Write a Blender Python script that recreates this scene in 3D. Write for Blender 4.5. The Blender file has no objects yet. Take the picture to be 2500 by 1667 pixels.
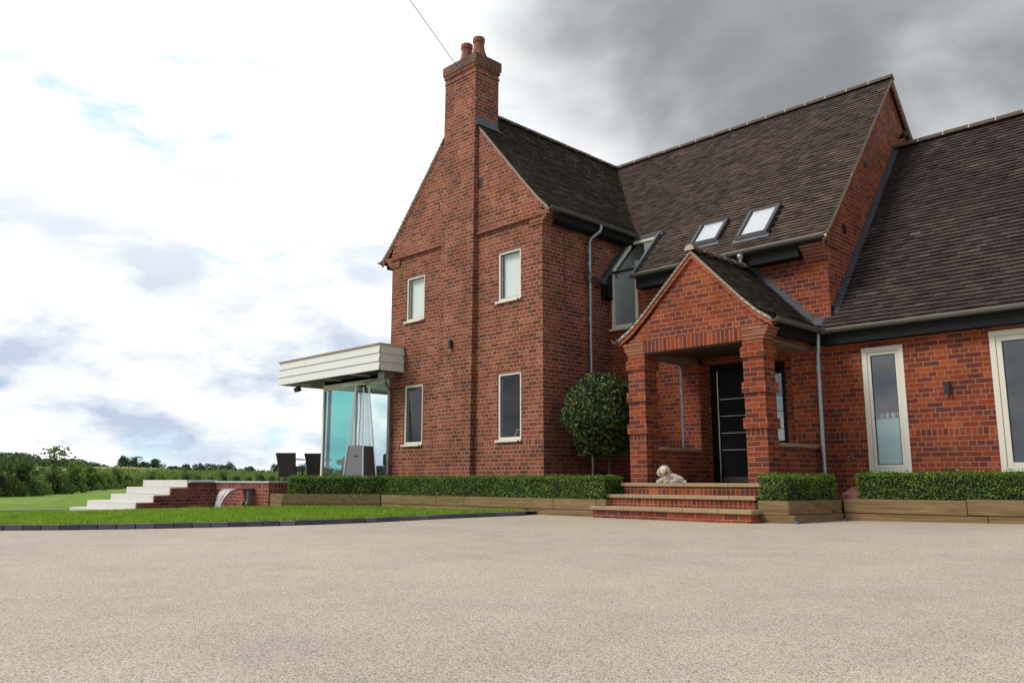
import bpy, bmesh, math, random
import numpy as np
from mathutils import Vector, Matrix
random.seed(7); RNG = np.random.default_rng(11)
R = math.radians
sc = bpy.context.scene
col = sc.collection

# ------------------------------------------------------------------ camera
cam = bpy.data.cameras.new('camera'); camo = bpy.data.objects.new('camera', cam); col.objects.link(camo)
cam.sensor_width = 36; cam.lens = 36 * 2001.4 / 2500
cam.clip_start = 0.05; cam.clip_end = 5000
CAM = (10.097, -10.834, 0.579)
camo.location = CAM; camo.rotation_euler = (R(90 + 9.558), 0, R(45.168))
sc.camera = camo

# ------------------------------------------------------------------ world + sun
SUN_DIR = Vector((-0.40, -0.62, 0.80)).normalized()
sun_el = math.asin(SUN_DIR.z); sun_az = math.atan2(SUN_DIR.x, SUN_DIR.y)
w = bpy.data.worlds.new('World'); sc.world = w; w.use_nodes = True
nt = w.node_tree; nt.nodes.clear()
def wn(t, **k):
    n = nt.nodes.new(t)
    for a, b in k.items(): setattr(n, a, b)
    return n
def wm(op, a, b=None, c=None, clamp=False):
    n = nt.nodes.new('ShaderNodeMath'); n.operation = op; n.use_clamp = clamp
    for i, v in enumerate((a, b, c)):
        if v is None: continue
        if isinstance(v, (int, float)): n.inputs[i].default_value = v
        else: nt.links.new(v, n.inputs[i])
    return n.outputs[0]
def wmap(v, a, b, c, d, smooth=True):
    n = nt.nodes.new('ShaderNodeMapRange'); n.clamp = True
    n.interpolation_type = 'SMOOTHSTEP' if smooth else 'LINEAR'
    nt.links.new(v, n.inputs[0])
    for i, x in enumerate((a, b, c, d)): n.inputs[i + 1].default_value = x
    return n.outputs[0]
def wmix(f, a, b):
    n = nt.nodes.new('ShaderNodeMix'); n.data_type = 'RGBA'
    for s, v in ((0, f), (6, a), (7, b)):
        if isinstance(v, (int, float)): n.inputs[s].default_value = v
        elif isinstance(v, tuple): n.inputs[s].default_value = (*v, 1)
        else: nt.links.new(v, n.inputs[s])
    return n.outputs[2]
def wdot(src, v):
    n = nt.nodes.new('ShaderNodeVectorMath'); n.operation = 'DOT_PRODUCT'
    nt.links.new(src, n.inputs[0]); n.inputs[1].default_value = v
    return n.outputs['Value']
sky = wn('ShaderNodeTexSky'); sky.sky_type = 'NISHITA'; sky.sun_disc = False
sky.sun_elevation = sun_el; sky.sun_rotation = sun_az; sky.air_density = 1.0; sky.dust_density = 1.2
tc = wn('ShaderNodeTexCoord'); D = tc.outputs['Generated']
sep = wn('ShaderNodeSeparateXYZ'); nt.links.new(D, sep.inputs[0])
zc = wm('ADD', wm('MAXIMUM', sep.outputs[2], 0.0), 0.16)
cmb = wn('ShaderNodeCombineXYZ')
nt.links.new(wm('DIVIDE', sep.outputs[0], zc), cmb.inputs[0])
nt.links.new(wm('DIVIDE', sep.outputs[1], zc), cmb.inputs[1])
def wnoise(scale, detail, rough, off, dist=0.0):
    mp = wn('ShaderNodeMapping'); mp.inputs['Location'].default_value = off
    nt.links.new(cmb.outputs[0], mp.inputs[0])
    n = wn('ShaderNodeTexNoise'); n.inputs['Scale'].default_value = scale
    n.inputs['Detail'].default_value = detail; n.inputs['Roughness'].default_value = rough
    n.inputs['Distortion'].default_value = dist
    nt.links.new(mp.outputs[0], n.inputs[0]); return n.outputs[0]
def az_dir(az, el):
    a, e = R(az), R(el); return (-math.sin(a) * math.cos(e), math.cos(a) * math.cos(e), math.sin(e))
def dnoise(scale, detail, rough, off, sq=(1, 1, 2.4), dist=0.0):
    mp = wn('ShaderNodeMapping'); mp.inputs['Location'].default_value = off; mp.inputs['Scale'].default_value = sq
    nt.links.new(D, mp.inputs[0])
    n = wn('ShaderNodeTexNoise'); n.inputs['Scale'].default_value = scale
    n.inputs['Detail'].default_value = detail; n.inputs['Roughness'].default_value = rough; n.inputs['Distortion'].default_value = dist
    nt.links.new(mp.outputs[0], n.inputs[0]); return n.outputs[0]
n_big = dnoise(2.2, 3, 0.45, (3.1, 1.7, 0.0), (1, 1, 1.4), 0.1)
n_puff = dnoise(6.6, 8, 0.56, (7.3, 2.9, 2.0), (1, 1, 2.6), 0.15)
n_puff2 = dnoise(6.6, 8, 0.56, (7.3, 2.9, 2.13), (1, 1, 2.6), 0.15)
n_gap = dnoise(4.2, 7, 0.6, (1.2, 8.4, 5.0), (1, 1, 3.0), 0.2)
# cumulus: bright tops, grey-blue bellies (shade follows the vertical change of the same noise)
n_fine = dnoise(15, 7, 0.6, (2.2, 5.5, 1.0), (1, 1, 3.0), 0.1)
belly = wmap(wm('ADD', wm('ADD', wm('MULTIPLY', wm('SUBTRACT', n_puff2, n_puff), 2.2), wm('SUBTRACT', n_puff, 0.5)), wm('MULTIPLY', wm('SUBTRACT', n_fine, 0.5), 0.55)), -0.13, 0.36, 0.0, 1.0, False)
low = wmap(sep.outputs[2], 0.08, 0.42, 1.0, 0.12)
c_white = (11.2, 11.3, 11.4); c_belly = (5.4, 6.4, 7.9)
cloud = wmix(wm('MULTIPLY', belly, wm('ADD', wm('MULTIPLY', low, 0.95), 0.03)), c_white, c_belly)
# the heavy grey bank over the house
n_bank = dnoise(3.0, 7, 0.52, (9.4, 3.3, 6.1), (1, 1, 1.7), 0.25)
dk = wm('MAXIMUM', wm('MAXIMUM', wdot(D, az_dir(24, 38)), wdot(D, az_dir(9, 35))), wm('SUBTRACT', wdot(D, az_dir(27, 29)), 0.012))
dk = wm('ADD', dk, wm('ADD', wm('MULTIPLY', wm('SUBTRACT', n_big, 0.5), 0.05), wm('MULTIPLY', wm('SUBTRACT', n_bank, 0.5), 0.075)))
dkm = wmap(dk, 0.925, 0.982, 0.0, 1.0)
c_dark = wmix(wmap(n_bank, 0.34, 0.66, 0.0, 1.0), (4.6, 4.95, 5.15), (2.8, 3.05, 3.2))
cloud = wmix(dkm, cloud, c_dark)
# grey overcast behind the camera, spread overhead out of view to lower ambient light
bk = wmap(wdot(D, (0.72, -0.50, 0.48)), 0.10, 0.62, 0.0, 0.85)
cloud = wmix(bk, cloud, wmix(wmap(n_puff, 0.42, 0.58, 0, 1), (5.6, 6.1, 7.0), (2.9, 3.4, 4.3)))
gap = wmap(n_gap, 0.57, 0.66, 0.0, 0.8)
gap = wm('MULTIPLY', gap, wm('SUBTRACT', 1.0, dkm))
blue = wmix(0.85, sky.outputs[0], (7.4, 9.9, 11.2))
fin = wmix(gap, cloud, blue)
fin = wmix(wmap(sep.outputs[2], -0.05, 0.0, 1.0, 0.0), fin, (2.2, 2.4, 2.2))
bg = wn('ShaderNodeBackground'); bg.inputs['Strength'].default_value = 0.10
nt.links.new(fin, bg.inputs[0])
out = wn('ShaderNodeOutputWorld'); nt.links.new(bg.outputs[0], out.inputs[0])
w.cycles.sampling_method = 'MANUAL'; w.cycles.sample_map_resolution = 512

sl = bpy.data.lights.new('sun', 'SUN'); sl.energy = 2.8; sl.angle = R(22); sl.color = (1.0, 0.95, 0.88)
so = bpy.data.objects.new('sun', sl); col.objects.link(so); so.rotation_euler = SUN_DIR.to_track_quat('Z', 'Y').to_euler()
so.location = (0, -20, 30)
vs = sc.view_settings; vs.view_transform = 'Standard'; vs.look = 'None'; vs.exposure = 0.0; vs.gamma = 1.0
sc.render.film_transparent = False
sc.cycles.max_bounces = 8; sc.cycles.transparent_max_bounces = 12

# ------------------------------------------------------------------ mesh helpers
ROOTLOC = {}
def tag(o, label=None, cat=None, group=None, kind=None):
    if label: o['label'] = label
    if cat: o['category'] = cat
    if group: o['group'] = group
    if kind: o['kind'] = kind
    return o
def thing(name, label, cat, loc=(0, 0, 0), group=None):
    o = bpy.data.objects.new(name, None); col.objects.link(o); o.location = loc
    o.empty_display_size = 0.2
    return tag(o, label, cat, group)
def root_loc(o):
    v = Vector((0, 0, 0))
    while o is not None:
        v += o.location; o = o.parent
    return v
class MB:
    def __init__(s): s.v = []; s.f = []; s.sm = []
    def add(s, vs, fs, smooth=False):
        b = len(s.v); s.v += [tuple(p) for p in vs]; s.f += [tuple(i + b for i in f) for f in fs]; s.sm += [smooth] * len(fs)
        return s
    def box(s, x0, y0, z0, x1, y1, z1):
        x0, x1 = sorted((x0, x1)); y0, y1 = sorted((y0, y1)); z0, z1 = sorted((z0, z1))
        return s.add([(x0, y0, z0), (x1, y0, z0), (x1, y1, z0), (x0, y1, z0), (x0, y0, z1), (x1, y0, z1), (x1, y1, z1), (x0, y1, z1)],
                     [(3, 2, 1, 0), (4, 5, 6, 7), (0, 1, 5, 4), (1, 2, 6, 5), (2, 3, 7, 6), (3, 0, 4, 7)])
    def obox(s, c, ax, ay, az):
        c, ax, ay, az = map(Vector, (c, ax, ay, az))
        p = [c - ax - ay - az, c + ax - ay - az, c + ax + ay - az, c - ax + ay - az, c - ax - ay + az, c + ax - ay + az, c + ax + ay + az, c - ax + ay + az]
        return s.add(p, [(3, 2, 1, 0), (4, 5, 6, 7), (0, 1, 5, 4), (1, 2, 6, 5), (2, 3, 7, 6), (3, 0, 4, 7)])
    def beam(s, a, b, w_, h, up=(0, 0, 1)):
        a, b = Vector(a), Vector(b); d = (b - a); L = d.length; d.normalize(); up = Vector(up)
        side = d.cross(up).normalized(); u2 = side.cross(d)
        return s.obox((a + b) / 2, d * L / 2, side * w_ / 2, u2 * h / 2)
    def prism(s, pts, off):
        """planar polygon pts extruded by the vector off"""
        n = len(pts); off = Vector(off); a = [Vector(p) for p in pts]; b = [p + off for p in a]
        return s.add(a + b, [tuple(range(n))[::-1], tuple(range(n, 2 * n))] + [(i, (i + 1) % n, n + (i + 1) % n, n + i) for i in range(n)])
    def tube(s, path, r, n=10, caps=True, smooth=True):
        P = [Vector(p) for p in path]; rs = r if isinstance(r, (list, tuple)) else [r] * len(P)
        vs = []; prev = None
        for i, p in enumerate(P):
            t = (P[min(i + 1, len(P) - 1)] - P[max(i - 1, 0)]).normalized()
            if prev is None:
                a = t.orthogonal().normalized()
            else:
                a = (prev - t * prev.dot(t)).normalized()
            prev = a; b = t.cross(a)
            vs += [p + (a * math.cos(q) + b * math.sin(q)) * rs[i] for q in [2 * math.pi * k / n for k in range(n)]]
        fs = [(i * n + k, i * n + (k + 1) % n, (i + 1) * n + (k + 1) % n, (i + 1) * n + k) for i in range(len(P) - 1) for k in range(n)]
        s.add(vs, fs, smooth)
        if caps: s.add(vs[:n], [tuple(range(n))[::-1]]); s.add(vs[-n:], [tuple(range(n))])
        return s
    def lathe(s, c, prof, n=20, smooth=True):
        c = Vector(c); vs = []
        for r, z in prof: vs += [c + Vector((r * math.cos(2 * math.pi * k / n), r * math.sin(2 * math.pi * k / n), z)) for k in range(n)]
        m = len(prof)
        s.add(vs, [(i * n + k, i * n + (k + 1) % n, (i + 1) * n + (k + 1) % n, (i + 1) * n + k) for i in range(m - 1) for k in range(n)], smooth)
        return s
    def gutter(s, a, b, r=0.055, wall=0.006, seg=8):
        """half-round open gutter from a to b"""
        a, b = Vector(a), Vector(b); d = (b - a).normalized(); side = d.cross(Vector((0, 0, 1))).normalized(); up = Vector((0, 0, 1))
        prof = [(-math.cos(math.pi * k / seg) * r, -math.sin(math.pi * k / seg) * r) for k in range(seg + 1)]
        prof += [(x * (1 - wall / r * 1.2), y * (1 - wall / r * 1.2)) for x, y in prof[::-1]]
        n = len(prof)
        va = [a + side * x + up * y for x, y in prof]; vb = [b + side * x + up * y for x, y in prof]
        s.add(va + vb, [(i, (i + 1) % n, n + (i + 1) % n, n + i) for i in range(n)] + [tuple(range(n)), tuple(range(n, 2 * n))[::-1]])
        for e in (-1, 1):
            s.tube([a + side * e * r, b + side * e * r], 0.008, 6)
        return s
    def build(s, name, mat, parent=None, label=None, bevel=0):
        me = bpy.data.meshes.new(name)
        L = root_loc(parent) if parent else Vector((0, 0, 0))
        me.from_pydata([(x - L.x, y - L.y, z - L.z) for x, y, z in s.v], [], s.f)
        me.polygons.foreach_set('use_smooth', s.sm); me.materials.append(mat)
        bm = bmesh.new(); bm.from_mesh(me); bmesh.ops.recalc_face_normals(bm, faces=bm.faces); bm.to_mesh(me); bm.free()
        me.update()
        o = bpy.data.objects.new(name, me); col.objects.link(o)
        if parent: o.parent = parent
        if label: o['label'] = label
        if bevel:
            m = o.modifiers.new('bevel', 'BEVEL'); m.width = bevel; m.segments = 2; m.limit_method = 'ANGLE'
        return o
def npmesh(name, V, F, mat, parent=None, smooth=False):
    """fast mesh: V (n,3) floats, F (m,k) ints"""
    me = bpy.data.meshes.new(name); n, m, k = len(V), len(F), F.shape[1]
    L = root_loc(parent) if parent else Vector((0, 0, 0))
    V = V - np.array([L.x, L.y, L.z])
    me.vertices.add(n); me.vertices.foreach_set('co', V.astype(np.float32).ravel())
    me.loops.add(m * k); me.loops.foreach_set('vertex_index', F.astype(np.int32).ravel())
    me.polygons.add(m); me.polygons.foreach_set('loop_start', np.arange(0, m * k, k, dtype=np.int32))
    me.polygons.foreach_set('loop_total', np.full(m, k, dtype=np.int32))
    me.polygons.foreach_set('use_smooth', np.full(m, smooth))
    me.materials.append(mat); me.update(calc_edges=True); me.validate()
    o = bpy.data.objects.new(name, me); col.objects.link(o)
    if parent: o.parent = parent
    return o
def leaves(name, P, N, size, mat, parent=None, aspect=0.5, tilt=0.6, fold=0.0, rng=RNG):
    """one rhombic leaf per point P facing roughly along N"""
    n = len(P); size = np.broadcast_to(size, (n,))
    Nn = N + rng.normal(0, tilt, (n, 3)); Nn /= np.linalg.norm(Nn, axis=1, keepdims=True) + 1e-9
    t = rng.normal(0, 1, (n, 3)); t -= Nn * (t * Nn).sum(1, keepdims=True); t /= np.linalg.norm(t, axis=1, keepdims=True) + 1e-9
    b = np.cross(Nn, t); s = size[:, None]
    a0 = P - t * s * .5; a1 = P + b * s * aspect * .5 + Nn * s * .08; a2 = P + t * s * .5 ; a3 = P - b * s * aspect * .5 + Nn * s * .08
    V = np.stack([a0, a1, a2, a3], 1).reshape(-1, 3); F = np.arange(4 * n).reshape(n, 4)
    return npmesh(name, V, F, mat, parent)

# ------------------------------------------------------------------ material helpers
class NT:
    def __init__(s, name):
        s.m = bpy.data.materials.new(name); s.m.use_nodes = True; s.t = s.m.node_tree; s.t.nodes.clear()
        s.out = s.n('ShaderNodeOutputMaterial')
    def n(s, t, **k):
        n = s.t.nodes.new(t)
        for a, b in k.items(): setattr(n, a, b)
        return n
    def set(s, sock, v):
        if isinstance(v, (int, float)): sock.default_value = v
        elif isinstance(v, tuple): sock.default_value = (*v, 1) if len(v) == 3 and sock.type == 'RGBA' else v
        else: s.t.links.new(v, sock)
    def math(s, op, a, b=None, c=None):
        n = s.n('ShaderNodeMath', operation=op)
        for i, v in enumerate((a, b, c)):
            if v is not None: s.set(n.inputs[i], v)
        return n.outputs[0]
    def mix(s, f, a, b, bt='MIX'):
        n = s.n('ShaderNodeMix', data_type='RGBA', blend_type=bt)
        s.set(n.inputs[0], f); s.set(n.inputs[6], a); s.set(n.inputs[7], b); return n.outputs[2]
    def fmix(s, f, a, b):
        n = s.n('ShaderNodeMix', data_type='FLOAT'); s.set(n.inputs[0], f); s.set(n.inputs[2], a); s.set(n.inputs[3], b); return n.outputs[0]
    def ramp(s, f, stops, interp='LINEAR'):
        n = s.n('ShaderNodeValToRGB'); n.color_ramp.interpolation = interp; e = n.color_ramp.elements
        while len(e) < len(stops): e.new(0.5)
        for i, (p, c) in enumerate(stops): e[i].position = p; e[i].color = (*c, 1)
        s.set(n.inputs[0], f); return n.outputs[0]
    def maprange(s, v, a, b, c=0.0, d=1.0):
        n = s.n('ShaderNodeMapRange'); n.clamp = True; s.set(n.inputs[0], v)
        for i, x in enumerate((a, b, c, d)): n.inputs[i + 1].default_value = x
        return n.outputs[0]
    def pos(s): return s.n('ShaderNodeNewGeometry').outputs['Position']
    def noise(s, vec, scale, detail=4, rough=0.55, dist=0.0, out=0):
        n = s.n('ShaderNodeTexNoise'); s.set(n.inputs['Vector'], vec)
        n.inputs['Scale'].default_value = scale; n.inputs['Detail'].default_value = detail; n.inputs['Roughness'].default_value = rough
        n.inputs['Distortion'].default_value = dist
        return n.outputs[out]
    def voro(s, vec, scale, out='Color', feature='F1'):
        n = s.n('ShaderNodeTexVoronoi', feature=feature); s.set(n.inputs['Vector'], vec); n.inputs['Scale'].default_value = scale; return n.outputs[out]
    def mapping(s, vec, scale=(1, 1, 1), rot=(0, 0, 0), loc=(0, 0, 0)):
        n = s.n('ShaderNodeMapping'); s.set(n.inputs[0], vec); n.inputs['Scale'].default_value = scale; n.inputs['Rotation'].default_value = rot; n.inputs['Location'].default_value = loc; return n.outputs[0]
    def bump(s, h, strength=0.4, dist=0.01, normal=None):
        n = s.n('ShaderNodeBump'); n.inputs['Strength'].default_value = strength; n.inputs['Distance'].default_value = dist
        s.set(n.inputs['Height'], h)
        if normal: s.set(n.inputs['Normal'], normal)
        return n.outputs[0]
    def principled(s, color, rough=0.7, metal=0.0, normal=None, spec=0.5, **k):
        n = s.n('ShaderNodeBsdfPrincipled'); s.set(n.inputs['Base Color'], color); s.set(n.inputs['Roughness'], rough)
        s.set(n.inputs['Metallic'], metal); s.set(n.inputs['Specular IOR Level'], spec)
        if normal: s.set(n.inputs['Normal'], normal)
        for a, b in k.items(): s.set(n.inputs[a], b)
        s.t.links.new(n.outputs[0], s.out.inputs[0]); return n
def rnd_island(a): return a.n('ShaderNodeNewGeometry').outputs['Random Per Island']

def brick_mat(name, stops, mortar, u0x=0.0, u0y=0.0, z0=0.0, soldier=None, headers=True, weather=0.25, orient=None, all_soldier=None):
    a = NT(name); g = a.n('ShaderNodeNewGeometry'); P = a.n('ShaderNodeSeparateXYZ'); a.set(P.inputs[0], g.outputs['Position'])
    N = a.n('ShaderNodeSeparateXYZ'); a.set(N.inputs[0], g.outputs['True Normal'])
    isx = a.math('GREATER_THAN', a.math('ABSOLUTE', N.outputs[0]), 0.6)
    isz = a.math('GREATER_THAN', a.math('ABSOLUTE', N.outputs[2]), 0.75)
    u = a.fmix(isx, a.math('SUBTRACT', P.outputs[0], u0x), a.math('SUBTRACT', P.outputs[1], u0y))
    v = a.math('SUBTRACT', P.outputs[2], z0)
    v = a.fmix(isz, v, P.outputs[1])
    # irregular laying
    wob = a.noise(g.outputs['Position'], 9, 2)
    v = a.math('ADD', v, a.math('MULTIPLY', a.math('SUBTRACT', wob, 0.5), 0.006))
    if soldier:
        sb, sh = soldier
        above = a.math('GREATER_THAN', v, sb + sh); ins = a.math('MULTIPLY', a.math('GREATER_THAN', v, sb), a.math('LESS_THAN', v, sb + sh))
        vv = a.math('SUBTRACT', v, a.math('MULTIPLY', above, sh))
    else: vv = v
    def tex(vec_u, vec_v, bw, rh, off=0.5):
        c = a.n('ShaderNodeCombineXYZ'); a.set(c.inputs[0], vec_u); a.set(c.inputs[1], vec_v)
        b = a.n('ShaderNodeTexBrick'); a.set(b.inputs['Vector'], c.outputs[0]); b.offset = off
        b.inputs['Color1'].default_value = (0, 0, 0, 1); b.inputs['Color2'].default_value = (1, 1, 1, 1); b.inputs['Mortar'].default_value = (0, 0, 0, 1)
        b.inputs['Scale'].default_value = 1; b.inputs['Mortar Size'].default_value = 0.0065; b.inputs['Mortar Smooth'].default_value = 0.25
        b.inputs['Brick Width'].default_value = bw; b.inputs['Row Height'].default_value = rh
        return b.outputs['Color'], b.outputs['Fac']
    if all_soldier:
        cc, ff = tex(u, a.math('SUBTRACT', v, all_soldier[0]), 0.075, all_soldier[1], 0.0)
    else:
        cc, ff = tex(u, vv, 0.225, 0.075)
        if headers:
            row = a.math('FLOOR', a.math('DIVIDE', vv, 0.075))
            hd = a.math('LESS_THAN', a.math('ABSOLUTE', a.math('SUBTRACT', a.math('FLOORED_MODULO', row, 4.0), 2.0)), 0.5)
            c2, f2 = tex(u, vv, 0.1125, 0.075); cc = a.mix(hd, cc, c2); ff = a.fmix(hd, ff, f2)
        if soldier:
            c3, f3 = tex(u, a.math('SUBTRACT', v, sb), 0.075, sh, 0.0); cc = a.mix(ins, cc, c3); ff = a.fmix(ins, ff, f3)
    base = a.ramp(cc, stops)
    gr = a.noise(g.outputs['Position'], 90, 3, 0.7)
    base = a.mix(0.55, base, a.mix(gr, (0.45, 0.45, 0.45), (1.5, 1.45, 1.4)), 'MULTIPLY')
    mt = a.mix(a.noise(g.outputs['Position'], 40, 3), tuple(x * .78 for x in mortar), tuple(min(1, x * 1.12) for x in mortar))
    colr = a.mix(ff, base, mt)
    st = a.noise(g.outputs['Position'], 1.3, 5, 0.6)
    stain = a.maprange(st, 0.35, 0.68, 1.0 - weather, 1.0 + weather * 0.35)
    cst = a.n('ShaderNodeCombineColor'); [a.set(cst.inputs[i], stain) for i in range(3)]
    colr = a.mix(1.0, colr, cst.outputs[0], 'MULTIPLY')
    # rain streaks running down the face
    sk_ = a.maprange(a.noise(a.mapping(g.outputs['Position'], (5, 5, 0.45)), 1.0, 5, 0.65), 0.42, 0.68, 1.10, 0.90)
    csk = a.n('ShaderNodeCombineColor'); [a.set(csk.inputs[i], sk_) for i in range(3)]
    colr = a.mix(1.0, colr, csk.outputs[0], 'MULTIPLY')
    # lime bloom drifting over some of the courses
    bl = a.maprange(a.noise(g.outputs['Position'], 2.6, 6, 0.7), 0.57, 0.72, 0.0, 0.28)
    colr = a.mix(bl, colr, tuple(min(1, x * .9) for x in mortar))
    h = a.math('SUBTRACT', a.math('MULTIPLY', gr, 0.35), ff)
    h = a.math('ADD', h, a.math('MULTIPLY', cc, 0.3))
    a.principled(colr, 0.88, normal=a.bump(h, 0.7, 0.006), spec=0.25)
    return a.m
WING_ST = [(0.0, (0.120, 0.040, 0.028)), (0.25, (0.165, 0.048, 0.030)), (0.5, (0.230, 0.061, 0.033)), (0.85, (0.270, 0.074, 0.038)), (1.0, (0.30, 0.11, 0.06))]
PORCH_ST = [(0.0, (0.115, 0.030, 0.024)), (0.28, (0.145, 0.033, 0.023)), (0.45, (0.22, 0.041, 0.017)), (0.85, (0.275, 0.053, 0.018)), (1.0, (0.32, 0.078, 0.028))]
MORTAR_W = (0.44, 0.285, 0.205); MORTAR_P = (0.36, 0.19, 0.11)
SOLD = (1.2, 0.1125)
M = {}
M['brick'] = brick_mat('weathered red brick', WING_ST, MORTAR_W, u0x=-4.65, u0y=0.0, soldier=SOLD, weather=0.3)
M['brick_b'] = brick_mat('fresh red brick', PORCH_ST, MORTAR_P, u0x=4.42, u0y=1.69, soldier=SOLD, weather=0.2)
M['brick_up'] = brick_mat('orange red brick', PORCH_ST, MORTAR_P, u0x=1.856, u0y=0.09, headers=True, weather=0.2)
M['brick_pl'] = brick_mat('pillar brick', PORCH_ST, MORTAR_P, u0x=1.856, u0y=0.09, z0=0.528, soldier=(0.675, 0.1125), headers=False, weather=0.15)
M['brick_pr'] = brick_mat('right pillar brick', PORCH_ST, MORTAR_P, u0x=3.971, u0y=0.09, z0=0.528, soldier=(0.675, 0.1125), headers=False, weather=0.15)
M['brick_lintel'] = brick_mat('soldier lintel brick', PORCH_ST, MORTAR_P, u0x=2.186, z0=2.6, all_soldier=(0.0, 0.225), weather=0.15)
M['brick_step'] = brick_mat('step riser brick', PORCH_ST, MORTAR_P, u0x=1.9, z0=0.0, all_soldier=(-0.01, 0.1125), weather=0.3)
M['brick_stepb'] = brick_mat('bottom step brick', PORCH_ST, MORTAR_P, u0x=1.9, z0=0.04, headers=False, weather=0.3)
M['brick_g'] = brick_mat('garden wall brick', [(0.0, (0.10, 0.03, 0.03)), (0.5, (0.25, 0.055, 0.035)), (1.0, (0.33, 0.085, 0.05))], (0.42, 0.27, 0.2), u0x=-8.75, soldier=(0.4, 0.1125), weather=0.3)
M['corbel'] = brick_mat('corbel brick', [(0, (0.24, 0.085, 0.05)), (1, (0.33, 0.14, 0.085))], MORTAR_P, headers=False, weather=0.2)

def simple(name, color, rough=0.6, metal=0.0, var=0.12, scale=6.0, bump=0.0, bscale=60.0, spec=0.5):
    a = NT(name); p = a.pos(); n1 = a.noise(p, scale, 5, 0.6)
    c = a.mix(n1, tuple(x * (1 - var) for x in color), tuple(min(1, x * (1 + var)) for x in color))
    nm = a.bump(a.noise(p, bscale, 4), bump, 0.004) if bump else None
    a.principled(c, rough, metal, nm, spec); return a.m
M['cream'] = simple('cream window frame', (0.70, 0.66, 0.55), 0.42, var=0.05)
M['white'] = simple('white board', (0.66, 0.65, 0.62), 0.5, var=0.1, scale=4)
M['black'] = simple('black painted timber', (0.012, 0.012, 0.014), 0.6, var=0.2, spec=0.15)
M['blackmetal'] = simple('black metal', (0.015, 0.015, 0.017), 0.4)
M['lead'] = simple('lead sheet', (0.095, 0.10, 0.115), 0.5, metal=0.35, var=0.3, scale=9, bump=0.2, bscale=25)
M['galv'] = simple('galvanised steel', (0.36, 0.375, 0.39), 0.38, metal=0.75, var=0.15, scale=14)
M['gutter'] = simple('grey steel gutter', (0.20, 0.195, 0.185), 0.42, metal=0.6, var=0.2, scale=7)
M['verge'] = simple('pale verge mortar', (0.45, 0.37, 0.29), 0.95, var=0.3, scale=20, bump=0.6, bscale=60)
M['beam'] = simple('brown porch timber', (0.16, 0.11, 0.07), 0.8, var=0.3, scale=5)
M['frame_dark'] = simple('dark roof window frame', (0.045, 0.040, 0.038), 0.45, var=0.15)
M['cap'] = brick_mat('sooty cap brick', [(0, (0.10, 0.05, 0.04)), (1, (0.20, 0.085, 0.06))], (0.22, 0.18, 0.14), headers=False, weather=0.5)
M['terracotta'] = simple('terracotta pot', (0.22, 0.075, 0.045), 0.8, var=0.25, scale=7, bump=0.2)
M['flaunch'] = simple('mossy cement', (0.17, 0.15, 0.10), 0.95, var=0.4, scale=14, bump=0.5)
M['sand'] = simple('sandstone slab', (0.33, 0.235, 0.13), 0.8, var=0.25, scale=5, bump=0.25, bscale=80)
M['lime'] = simple('pale limestone', (0.60, 0.58, 0.54), 0.75, var=0.08, scale=3, bump=0.15)
M['steel'] = simple('brushed stainless steel', (0.24, 0.225, 0.215), 0.3, metal=0.9, var=0.12, scale=30)
M['steelrail'] = simple('polished steel rail', (0.72, 0.74, 0.76), 0.22, metal=0.85, var=0.05)
M['rattan'] = simple('black woven rattan', (0.022, 0.018, 0.017), 0.65, var=0.5, scale=90, bump=0.6, bscale=150)
M['soffit'] = simple('brown timber soffit', (0.032, 0.017, 0.010), 0.7, var=0.3, scale=4)
M['ceil'] = simple('white plaster ceiling', (0.72, 0.72, 0.70), 0.8, var=0.03)
M['terrace'] = simple('terrace paving', (0.38, 0.36, 0.33), 0.85, var=0.15)
M['soil'] = simple('dark planting soil', (0.035, 0.024, 0.016), 0.95, var=0.4, scale=25, bump=0.8)
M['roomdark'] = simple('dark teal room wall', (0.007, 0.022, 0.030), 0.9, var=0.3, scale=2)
M['roomgrey'] = simple('grey room wall', (0.10, 0.11, 0.12), 0.9)
M['roomlight'] = simple('light grey room wall', (0.74, 0.77, 0.75), 0.9)
M['blind'] = simple('pale roller blind', (0.80, 0.82, 0.80), 0.85, var=0.05, scale=1.5)
M['frost'] = simple('frosted glass film', (0.56, 0.62, 0.60), 0.35, var=0.06, scale=1.0)
M['lightpanel'] = simple('off white lamp cover', (0.75, 0.68, 0.5), 0.4)
M['pink'] = simple('pinkish clay hood', (0.26, 0.10, 0.085), 0.75, var=0.2, scale=8, bump=0.2)
M['door'] = simple('black door', (0.006, 0.006, 0.007), 0.5, var=0.2, scale=2, spec=0.15)
M['inlay'] = simple('steel inlay', (0.75, 0.72, 0.66), 0.3, metal=0.5)
M['cable'] = simple('grey cable', (0.07, 0.065, 0.06), 0.7)
M['blue'] = simple('blue plastic scrap', (0.02, 0.07, 0.30), 0.5)
M['sofa'] = simple('dusky pink fabric', (0.22, 0.15, 0.16), 0.9)

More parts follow.
